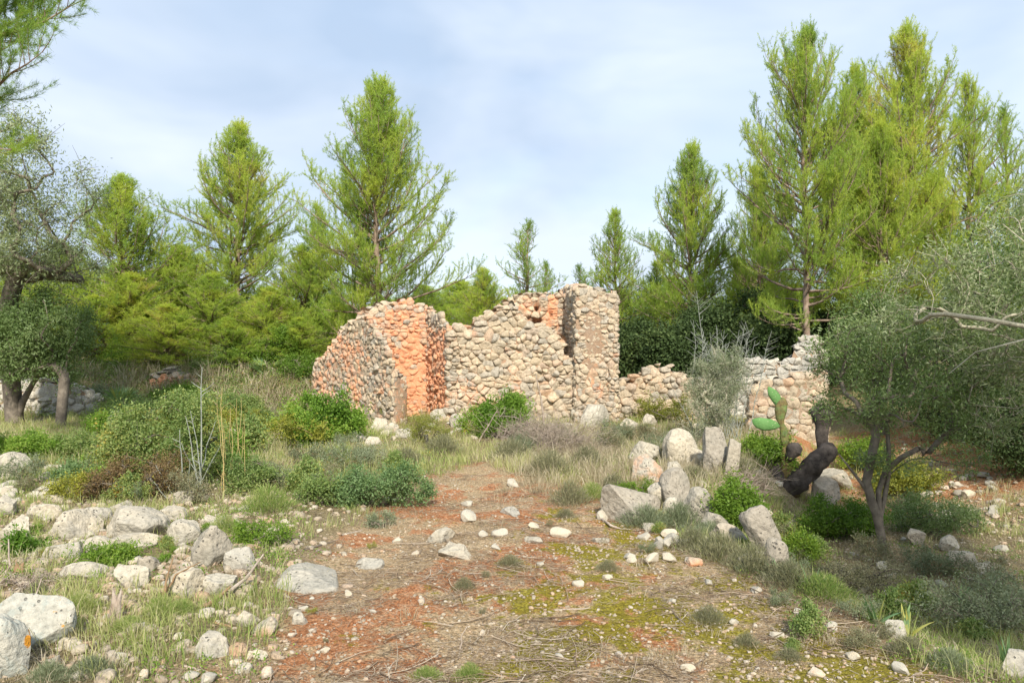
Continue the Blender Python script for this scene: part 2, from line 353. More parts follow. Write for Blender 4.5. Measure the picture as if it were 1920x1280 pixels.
def ground_mat():
    m, nt, Nn, L, b = new_mat('red earth and litter')
    t = Nn.new('ShaderNodeTexCoord'); v = t.outputs['Object']
    litter = ramp(nt, noise(nt, 40, 5, .7, v), [(.3, (.29, .195, .10)), (.5, (.54, .39, .225)), (.7, (.72, .57, .38))])
    red = ramp(nt, noise(nt, 18, 6, .65, v), [(.3, (.36, .14, .06)), (.5, (.53, .24, .11)), (.7, (.64, .40, .24))])
    moss = ramp(nt, noise(nt, 30, 5, .7, v), [(.3, (.18, .145, .014)), (.6, (.36, .31, .03)), (.8, (.5, .43, .07))])
    soil = ramp(nt, noise(nt, 12, 6, .65, v), [(.3, (.14, .12, .06)), (.6, (.27, .23, .12)), (.8, (.42, .35, .22))])
    rm = math_(nt, 'ADD', noise(nt, 1.3, 10, .76, v, .3), attr(nt, 'redness'))
    c = mix(nt, ramp(nt, rm, [(.60, BW(0)), (.65, BW(1))]), litter, red)
    mm = math_(nt, 'ADD', noise(nt, 1.9, 10, .75, v, .4), attr(nt, 'moss'))
    c = mix(nt, math_(nt, 'MULTIPLY', ramp(nt, mm, [(.61, BW(0)), (.66, BW(1))]), .92), c, moss)
    c = mix(nt, attr(nt, 'soil'), c, soil)
    peb = ramp(nt, math_(nt, 'ADD', voro(nt, 42, vec=v), math_(nt, 'MULTIPLY', noise(nt, 5, 3, .5, v), .8)), [(.50, BW(1)), (.56, BW(0))])
    c = mix(nt, math_(nt, 'MULTIPLY', peb, .5), c, (.55, .43, .28))
    L.new(c, b.inputs['Base Color']); b.inputs['Roughness'].default_value = .95; b.inputs['Specular IOR Level'].default_value = .1
    c2_ = mix(nt, .8, c, ramp(nt, noise(nt, 65, 3, .7, v), [(.34, BW(.32)), (.5, BW(.95)), (.66, BW(1.5))]), 'MULTIPLY'); L.new(c2_, b.inputs['Base Color'])
    bump(nt, b, math_(nt, 'ADD', noise(nt, 28, 8, .75, v), math_(nt, 'MULTIPLY', peb, .3)), 1., .05); return m
M['ground'] = ground_mat()
M['wood_floor'] = M['ground']

# ---------------------------------------------------------------- ground sheet
u = np.linspace(-5.0, 5.0, 640); gx = 3.2 * np.sinh(u) / 1.0; gx = gx * (320 / gx.max())
gx = 4.2 * np.sinh(np.linspace(-5.0, 5.0, 760))
gy = 6.5 + 5.0 * np.sinh(np.linspace(-3.2, 4.8, 760))
X, Y = np.meshgrid(gx, gy, indexing='ij'); Z = height(X, Y)
nx, ny = X.shape; I = np.arange(nx * ny).reshape(nx, ny)
Q = np.stack([I[:-1, :-1], I[1:, :-1], I[1:, 1:], I[:-1, 1:]], -1).reshape(-1, 4)
pm = path_mask(X, Y)
redslope = .8 * sm(3.6, 5, X) * (1 - sm(7.2, 8.5, X)) * sm(9.5, 10.5, Y) * (1 - sm(14.5, 16, Y))
rtop = np.exp(-((X - 1.15) ** 2 / .4 + (Y - 9.3) ** 2 / 1.2))
redness = .03 + .12 * pm * (.6 + .9 * fb2(X, Y, 1.6, 21)) + .16 * redslope + .22 * rtop
moss = -.005 + .16 * pm * sm(-.8, .8, X + .25 * (6 - Y))
soil = .75 * (1 - pm) * (1 - redslope) * (1 - rtop)
g = mk('ground', np.stack([X, Y, Z], -1).reshape(-1, 3), Q, M['ground'], attrs={'redness': redness, 'moss': moss, 'soil': np.clip(soil, 0, 1)}, smooth=True)
g['kind'] = 'structure'

# ---------------------------------------------------------------- masonry walls
def clip_poly(poly, n, d):
    out = []
    for i in range(len(poly)):
        a, b2 = poly[i], poly[(i + 1) % len(poly)]; da, db = a @ n - d, b2 @ n - d
        if da <= 0: out.append(a)
        if da * db < 0: out.append(a + (b2 - a) * (da / (da - db)))
    return out
def masonry(acc, S, topf, botf, mapf, ch=.12, cw=.2, seed=0, tintf=None, holes=None, plaster=None, out=.05, npt=15):
    """stones fitted together over the strip s in [0,S], each a bulging block; mapf(s,z,d) gives world points"""
    r = np.random.default_rng(seed); seeds = []
    ss = np.linspace(0, S, 60); zmin = min(botf(s) for s in ss) - .1; zmax = max(topf(s) for s in ss) + .05
    z = zmin; big = 1.
    while z < zmax + .15:
        hrow = ch * r.uniform(.6, 1.65); s = -cw * r.uniform(0, 1)
        while s < S + cw:
            w = cw * r.choice([.4, .6, .8, 1., 1.3, 1.9]) * (hrow / ch) ** .3
            if r.random() < .34:
                for q in (-.27, .27): seeds.append((s + w / 2, z + hrow * (.5 + q)))
            else: seeds.append((s + w / 2 + r.normal() * .02, z + hrow * .5 + r.normal() * .032))
            s += w
        z += hrow
    P = np.array(seeds); asp = cw / ch * .78; Q = P * [1, asp]
    for i in range(len(P)):
        s0, z0 = P[i]
        if s0 < 0 or s0 > S or z0 > topf(s0) or z0 < botf(s0) - .05: continue
        if holes and any((s0 - hs) ** 2 / a2 ** 2 + (z0 - hz) ** 2 / b2 ** 2 < 1 for hs, hz, a2, b2 in holes): continue
        dd = np.hypot(*(Q - Q[i]).T); nb = np.argsort(dd)[1:15]
        rr = cw * 1.3
        poly = [Q[i] + np.array(v) * rr for v in ((-1, -1), (1, -1), (1, 1), (-1, 1))]
        gap = r.uniform(.001, .006)
        for k in nb:
            n = Q[k] - Q[i]; ln = np.linalg.norm(n)
            if ln < 1e-6: continue
            n = n / ln; poly = clip_poly(poly, n, Q[i] @ n + ln / 2 - gap)
            if len(poly) < 3: break
        if len(poly) < 3: continue
        poly = np.array(poly) / [1, asp]; c = poly.mean(0)
        pl = plaster(s0, z0) if plaster else 0
        # resample and round the outline
        seg = np.linalg.norm(np.roll(poly, -1, 0) - poly, axis=1); cum = np.concatenate([[0], np.cumsum(seg)]); Lp = cum[-1]
        if Lp < .08: continue
        tt = np.linspace(0, Lp, npt, endpoint=False) + r.uniform(0, Lp / npt); tt %= Lp
        tt.sort(); PP = np.vstack([poly, poly[:1]])
        ring = np.stack([np.interp(tt, cum, PP[:, 0]), np.interp(tt, cum, PP[:, 1])], 1)
        ring = ring * .76 + (np.roll(ring, 1, 0) + np.roll(ring, -1, 0)) * .12 + r.normal(size=ring.shape) * .004
        ring = c + (ring - c) * r.uniform(1.0, 1.12)
        h = .72 * out * r.uniform(.4, 1.6) * (1 - .75 * pl); tx, tz = r.normal(size=2) * .25 * (1 - pl)
        off = r.normal(size=2) * .12 * (ring.max(0) - ring.min(0)) * .5
        V2, dep = [], []
        for sc_, hd in ((1.0, -.07), (1.0, .20), (.96, .72), (.84, .95), (.46, 1.0)):
            V2.append(c + off * (1 - sc_) + (ring - c) * sc_); dep.append(np.full(npt, hd * h if hd > 0 else -.06))
        V2.append((c + off * .6)[None]); dep.append(np.array([h * 1.0]))
        V2 = np.concatenate(V2); dep = np.concatenate(dep)
        top = dep > 0
        sz2 = (ring.max(0) - ring.min(0)).mean() * .5
        for _ in range(6):
            aa = r.uniform(0, 6.28); q_ = ((V2 - c) @ np.array([cos(aa), sin(aa)])) / sz2 - r.uniform(.05, .75)
            dep = dep - top * np.maximum(0, q_) * h * r.uniform(.5, 1.3)
        dep = np.where(top, np.maximum(dep, .006), dep)
        dep = dep + top * ((V2[:, 0] - c[0]) * tx + (V2[:, 1] - c[1]) * tz) * (dep / h)
        W3 = mapf(V2[:, 0], V2[:, 1], dep)
        nz = fbm(W3 * 13 + seed, seed, 3)
        W3 = W3 + (mapf(V2[:, 0], V2[:, 1], dep + .05) - W3) / .05 * (nz * .032 * top)[:, None]
        k = np.arange(npt); k2 = (k + 1) % npt
        F = [np.concatenate([np.stack([a * npt + k, a * npt + k2, (a + 1) * npt + k2, (a + 1) * npt + k], 1) for a in range(4)]),
             np.stack([4 * npt + k, 4 * npt + k2, np.full(npt, 5 * npt)], 1)]
        acc.add(W3, F, rnd=r.random(), tint=(tintf(s0, z0) if tintf else 0) + r.normal() * .1)
def quad_wall(name, quad, outline, parent, origin, seed, ch=.12, cw=.2, tint=None, niche=None, plaster=None, mat='wall', label=None, out=.05, toprows=True, base=None):
    """a stone wall on the plan `quad` (front-left, front-right, back-right, back-left), its broken top given by sight-line points"""
    q = np.array(quad, float); ox = np.array([p[0] for p in outline]); oy = np.array([p[1] for p in outline])
    def topxy(x, y, nz=True):
        px = 960 + FP * x / y; z = CAMZ + (640 - np.interp(px, ox, oy)) / FP * y
        return z
    per = [q[0], q[1], q[2], q[3], q[0]]; L = [np.linalg.norm(per[i + 1] - per[i]) for i in range(4)]; cs = np.concatenate([[0], np.cumsum(L)]); S = cs[-1]
    cen = q.mean(0)
    def plan(s):
        s = np.asarray(s) % S
        return np.stack([np.interp(s, cs, [p[0] for p in per]), np.interp(s, cs, [p[1] for p in per])], -1)
    nrm_ = []
    for i in range(4):
        d = (per[i + 1] - per[i]) / L[i]; n = np.array([d[1], -d[0]])
        if n @ ((per[i] + per[i + 1]) / 2 - cen) < 0: n = -n
        nrm_.append(n)
    def normal(s):
        s = np.asarray(s) % S; i = np.clip(np.searchsorted(cs, s, side='right') - 1, 0, 3)
        n = np.array(nrm_)[i].astype(float); w = .06
        for k in range(4):
            e1 = s - cs[k]; near = np.abs(e1) < w; b_ = .5 * (1 - np.abs(e1) / w)
            other = np.where((e1 > 0)[..., None], nrm_[k - 1], nrm_[k]); n = np.where(near[..., None], n * (1 - b_)[..., None] + other * b_[..., None], n)
        return n / np.linalg.norm(n, axis=-1, keepdims=True)
    def mapf(s, z, d):
        p = plan(s) + normal(s) * np.asarray(d)[..., None]; return np.concatenate([p, np.asarray(z)[..., None]], -1)
    topf = lambda s: float(topxy(*plan(s)))
    botf = lambda s: (H1(*plan(s)) - .15) if base is None else base
    acc = Acc()
    holes = None
    if niche:
        holes = []
        for (npx, npy, nw, nh) in niche:          # on the front face
            best = None
            for s in np.linspace(0, L[0], 400):
                x, y = plan(s); e_ = abs(960 + FP * x / y - npx)
                if best is None or e_ < best[0]: best = (e_, s, y)
            _, s, y = best; holes.append((s, CAMZ + (640 - npy) / FP * y, nw / FP * y / 2, nh / FP * y / 2))
    def att(f):
        if f is None: return None
        def g_(s, z):
            x, y = plan(s); return f(960 + FP * x / y, 640 - (z - CAMZ) * FP / y)
        return g_
    tf = att(tint); pf = att(plaster)
    masonry(acc, S, topf, botf, mapf, ch, cw, seed, tf, holes, pf, out)
    # rubble capping the broken top
    r = np.random.default_rng(seed + 99); nu = int(L[0] / .17) + 1; nv = max(2, int(L[1] / .19))
    for i in range(nu):
        for j in range(nv):
            a, b = (i + .5 + r.normal() * .2) / nu, (j + .5 + r.normal() * .15) / nv
            a, b = np.clip(a, .03, .97), np.clip(b, .1, .9)
            p = (q[0] * (1 - a) + q[1] * a) * (1 - b) + (q[3] * (1 - a) + q[2] * a) * b
            z = topxy(*p); w = r.uniform(.07, .15)
            V, F = rock(int(r.integers(1, 1e6)), (w, w * r.uniform(.6, 1), w * r.uniform(.3, .5)), 3, 7, .1)
            V = rotz(rotx(V, r.normal() * .2), r.uniform(0, 6.28)) + [p[0], p[1], z - r.uniform(-.02, .07)]
            tv = 0
            if tint: tv = tint(960 + FP * p[0] / p[1], 640 - (z - CAMZ) * FP / p[1]) * .8
            acc.add(V, F, rnd=r.random(), tint=tv + r.normal() * .1)
    w = acc.build(name, M[mat], parent, np.asarray(origin) * 0, smooth=True, origin=origin)
    if label: w['label'] = label
    # core of small stones and earth
    cc = Acc(); ns = int(S / .07); nz_ = 34
    s = np.linspace(0, S, ns); tz = np.array([topf(a) for a in s]) - .07; bz = np.array([botf(a) for a in s]) - .1
    kk = np.linspace(0, 1, nz_); SS = np.repeat(s[:, None], nz_, 1); ZZ = bz[:, None] + (tz - bz)[:, None] * kk
    D = np.full(SS.shape, -.008)
    W0 = mapf(SS, ZZ, D); D = D + .02 * fbm(W0 * 9, seed, 3)
    if pf is not None:
        D = D + np.array([[pf(SS[a, b], ZZ[a, b]) for b in range(nz_)] for a in range(ns)]) * .045
    for (hs, hz, a2, b2) in (holes or []):
        D = np.where((SS - hs) ** 2 / (a2 * .95) ** 2 + (ZZ - hz) ** 2 / (b2 * .95) ** 2 < 1, -.32, D)
    V = mapf(SS, ZZ, D).reshape(-1, 3); I = np.arange(ns * nz_).reshape(ns, nz_)
    F = np.stack([I[:-1, :-1], I[1:, :-1], I[1:, 1:], I[:-1, 1:]], -1).reshape(-1, 4)
    tn = np.array([[tf(SS[a, b], ZZ[a, b]) if tf else .1 for b in range(nz_)] for a in range(ns)]) * .85 + .2
    cc.add(V, F, rnd=.5 + .5 * fbm(V * 2, 3, 2), tint=tn.ravel())
    na, nb = max(3, int(L[0] / .1)), 7
    A_, B_ = np.meshgrid(np.linspace(0.01, .99, na), np.linspace(0.04, .96, nb), indexing='ij')
    p = (q[0] * (1 - A_[..., None]) + q[1] * A_[..., None]) * (1 - B_[..., None]) + (q[3] * (1 - A_[..., None]) + q[2] * A_[..., None]) * B_[..., None]
    zt = topxy(p[..., 0], p[..., 1]) - .075
    V = np.concatenate([p, zt[..., None]], -1); V[..., 2] += .03 * fbm(V * 8, 4, 2); V = V.reshape(-1, 3); I = np.arange(na * nb).reshape(na, nb)
    F = np.stack([I[:-1, :-1], I[1:, :-1], I[1:, 1:], I[:-1, 1:]], -1).reshape(-1, 4)
    cc.add(V, F, rnd=.5, tint=.3)
    cc.build('mortar', M['mortar'], w, (0, 0, 0), smooth=True, origin=origin)
    return w
def PX(px, y): return ((px - 960) / FP * y, y)
def bumpf(px, py, cx, cy, rx, ry): return math.exp(-((px - cx) / rx) ** 2 - ((py - cy) / ry) ** 2)

ro = (-.5, 15.2, 0)
ruin = thing('ruined_house', 'roofless ruined house of sandy and orange rubble stone in the middle of the clearing', 'ruin', ro)
# left wall running away to the back left, its broken end towards the camera
tA = lambda px, py: .27 + .2 * bumpf(px, py, 605, 720, 22, 60) + .25 * bumpf(px, py, 668, 740, 14, 90) + .35 * bumpf(px, py, 640, 660, 30, 30) + .3 * bumpf(px, py, 700, 600, 20, 20)
quad_wall('wall', [PX(586, 18.0), PX(737, 14.4), PX(762, 14.75), PX(618, 18.3)],
          [(560, 690), (586, 685), (606, 670), (626, 648), (640, 628), (650, 612), (668, 600), (690, 592), (700, 602), (712, 628), (722, 648), (730, 668), (737, 688), (745, 700), (765, 712)],
          ruin, ro, 11, .10, .16, tA, plaster=lambda px, py: .6 * sm(733, 742, px) * sm(690, 710, py), out=.036, label='long side wall stepping down towards the back left')
tB = lambda px, py: .56 + .35 * bumpf(px, py, 740, 700, 60, 70) - .55 * bumpf(px, py, 700, 575, 18, 18) - .2 * bumpf(px, py, 735, 640, 25, 20)
quad_wall('wall', [PX(672, 16.1), PX(806, 16.1), PX(806, 16.55), PX(672, 16.55)],
          [(660, 600), (676, 590), (690, 577), (705, 570), (722, 566), (735, 572), (748, 566), (765, 564), (785, 572), (797, 578), (815, 592)],
          ruin, ro, 12, .09, .14, tB, plaster=lambda px, py: .28 * sm(655, 700, py), label='orange earth plastered back wall')
tC = lambda px, py: .55 + .25 * bumpf(px, py, 825, 700, 30, 70) - .4 * bumpf(px, py, 825, 600, 30, 20)
quad_wall('wall', [PX(792, 16.4), PX(838, 14.95), PX(880, 15.1), PX(842, 16.5)],
          [(780, 575), (792, 574), (805, 578), (818, 590), (828, 594), (832, 606), (845, 614), (862, 612), (880, 616)],
          ruin, ro, 13, .10, .14, tC, out=.04, label='short reddish cross wall in shade')
tD = lambda px, py: .12 + .30 * bumpf(px, py, 880, 600, 30, 25) + .30 * bumpf(px, py, 870, 740, 60, 40) + .25 * bumpf(px, py, 960, 700, 14, 60)
quad_wall('wall', [PX(838, 14.9), PX(1092, 14.9), PX(1092, 15.45), PX(838, 15.45)],
          [(836, 622), (850, 612), (862, 610), (866, 622), (880, 624), (890, 604), (900, 594), (918, 580), (935, 576), (952, 572), (968, 578), (975, 590), (990, 606), (1010, 608), (1035, 622), (1052, 640), (1060, 662), (1078, 690), (1095, 715)],
          ruin, ro, 14, .115, .18, tD, out=.06, label='front wall of large rounded stones')
tE = lambda px, py: .24 + .5 * bumpf(px, py, 1040, 565, 10, 30) + .4 * bumpf(px, py, 1030, 600, 20, 20) + .25 * bumpf(px, py, 985, 575, 20, 20)
quad_wall('wall', [PX(938, 15.9), PX(1066, 15.9), PX(1066, 16.4), PX(938, 16.4)],
          [(925, 590), (944, 574), (950, 560), (965, 556), (990, 554), (1015, 551), (1040, 552), (1052, 546), (1066, 540)],
          ruin, ro, 15, .10, .15, tE, niche=[(1006, 576, 13, 20), (1004, 606, 24, 20)], out=.06, label='upper back wall with small dark niches')
tF = lambda px, py: .04 + .42 * bumpf(px, py, 1122, 725, 24, 30) + .2 * bumpf(px, py, 1142, 600, 10, 60)
quad_wall('wall', [PX(1080, 14.75), PX(1157, 14.75), PX(1142, 16.6), PX(1050, 16.6)],
          [(1036, 552), (1050, 546), (1062, 540), (1075, 536), (1092, 536), (1100, 540), (1125, 546), (1140, 553), (1157, 552), (1165, 556)],
          ruin, ro, 16, .095, .145, tF, plaster=lambda px, py: .7 * bumpf(px, py, 1112, 640, 22, 90), out=.055, label='tall pale corner pillar')
# lower ruined walls to the right of the house
eo = (3.6, 15.6, 0)
encl = thing('ruined_wall', 'low collapsed stone walls of an outbuilding between the tall ruin and the grey thorny bush', 'ruin', eo)
quad_wall('wall', [PX(1150, 15.6), PX(1320, 15.6), PX(1320, 16.1), PX(1150, 16.1)],
          [(1150, 722), (1165, 712), (1185, 712), (1205, 700), (1218, 686), (1240, 682), (1256, 688), (1275, 700), (1295, 712), (1320, 716)],
          encl, eo, 21, .12, .18, lambda px, py: .02 + .3 * bumpf(px, py, 1225, 720, 30, 20), niche=[(1234, 716, 14, 13)], out=.07)
quad_wall('wall', [PX(1310, 16.6), PX(1548, 16.6), PX(1548, 17.1), PX(1310, 17.1)],
          [(1300, 712), (1330, 704), (1360, 690), (1390, 678), (1420, 672), (1450, 676), (1480, 680), (1488, 652), (1500, 638), (1520, 632), (1540, 640), (1550, 664)],
          encl, eo, 22, .12, .19, lambda px, py: .0, out=.06, mat='drywall')
quad_wall('wall', [PX(1405, 14.2), PX(1545, 14.0), PX(1550, 14.7), PX(1405, 14.9)],
          [(1395, 745), (1412, 728), (1436, 718), (1460, 716), (1480, 704), (1510, 700), (1535, 694), (1555, 705)],
          encl, eo, 23, .14, .22, lambda px, py: -.15 + .2 * bumpf(px, py, 1495, 740, 12, 60), plaster=lambda px, py: .2, out=.06, label='pale plastered stub of wall behind the prickly pear')
# dry stone wall on the left and the small domed stone hut
do = (-10.2, 17.5, 0)
dw = thing('dry_stone_wall', 'low pale dry stone terrace wall behind the left olive trunk', 'wall', do)
quad_wall('wall', [(-15.0, 17.6), PX(172, 17.2), (PX(172, 17.2)[0], 17.7), (-15.0, 18.1)],
          [(-400, 712), (0, 712), (30, 710), (60, 716), (95, 712), (125, 716), (150, 724), (172, 738)], dw, do, 31, .15, .24, None, mat='drywall', out=.07)
ho = (*PX(333, 18.6), .4)
hut = thing('collapsed_stone_oven', 'small collapsed orange stone oven half buried in bushes left of the ruin', 'oven', ho)
quad_wall('wall', [PX(283, 18.5), PX(380, 18.5), PX(380, 19.6), PX(283, 19.6)],
          [(280, 722), (290, 708), (300, 702), (345, 704), (360, 706), (372, 716), (384, 728)], hut, ho, 33, .10, .18,
          lambda px, py: .5 + .3 * bumpf(px, py, 300, 712, 20, 20), out=.06, base=.3)
a = Acc()
for i, (px, py, w_, h_) in enumerate([(318, 696, 22, 6), (338, 700, 16, 5), (300, 703, 12, 5), (325, 690, 15, 5)]):
    x, y, z = W(px, py, 18.9); V, F = rock(400 + i, (w_ / FP * 18.9, .35, h_ / FP * 18.9), 3, 6, .08); a.add(V + [x, y, z], F, rnd=.9, tint=-.2)
a.build('capstone', M['grey_boulder'], hut, (0, 0, 0), True, ho)

# ---------------------------------------------------------------- boulders and stones
REF = []; TAKEN = set()
def beside(px, py, prefix, fallback):
    """a label that places a small repeat by the nearest named boulder"""
    for rx, ry, lab in sorted(REF, key=lambda q: (q[0] - px) ** 2 + ((q[1] - py) * 1.6) ** 2)[:4]:
        dx, dy = px - rx, (py - ry) * 1.6
        rel = ('right of' if dx > 0 else 'left of') if abs(dx) > abs(dy) else ('in front of' if dy > 0 else 'behind')
        t = '%s %s the %s' % (prefix, rel, lab)
        if t not in TAKEN and len(t.split()) <= 16: TAKEN.add(t); return t
    return fallback
def boulder(px, py, w, h, label, mat='boulder', tint=0., seed=None, dep=.8, sink=.22, tilt=0., cuts=9, sub=4, cat='boulder', name='boulder', group=None, z0=None, rough=.07):
    """px,py: foot of the stone in the photograph; w,h: its size there in pixels"""
    x, y, z = G(px, py)
    if z0 is not None: x, y, z = W(px, py, z0)
    wm, hm = w / FP * y / 2, h / FP * y / 2
    seed = seed or int(px * 7 + py * 3); hm2 = hm * (1 + sink)
    V, F = rock(seed, (wm, wm * dep, hm2), sub, cuts, rough)
    V = roty(V, radians(tilt)); low = np.clip((-V[:, 2] / hm2), -1, 1)
    V[:, 2] += hm2 * (1 - 2 * sink / (1 + sink)) ; y2 = y + wm * dep * .7
    t = tint + .30 * np.clip(low, 0, 1) * (1 if tint > -.5 else 0)
    o = mk(name, V, F, M[mat], None, (x * y2 / y, y2, min(z, H1(x * y2 / y, y2) + .05) if z0 is None else z), {'rnd': np.full(len(V), (seed * .6180339) % 1), 'tint': t}, True)
    return tag(o, label, cat, group)
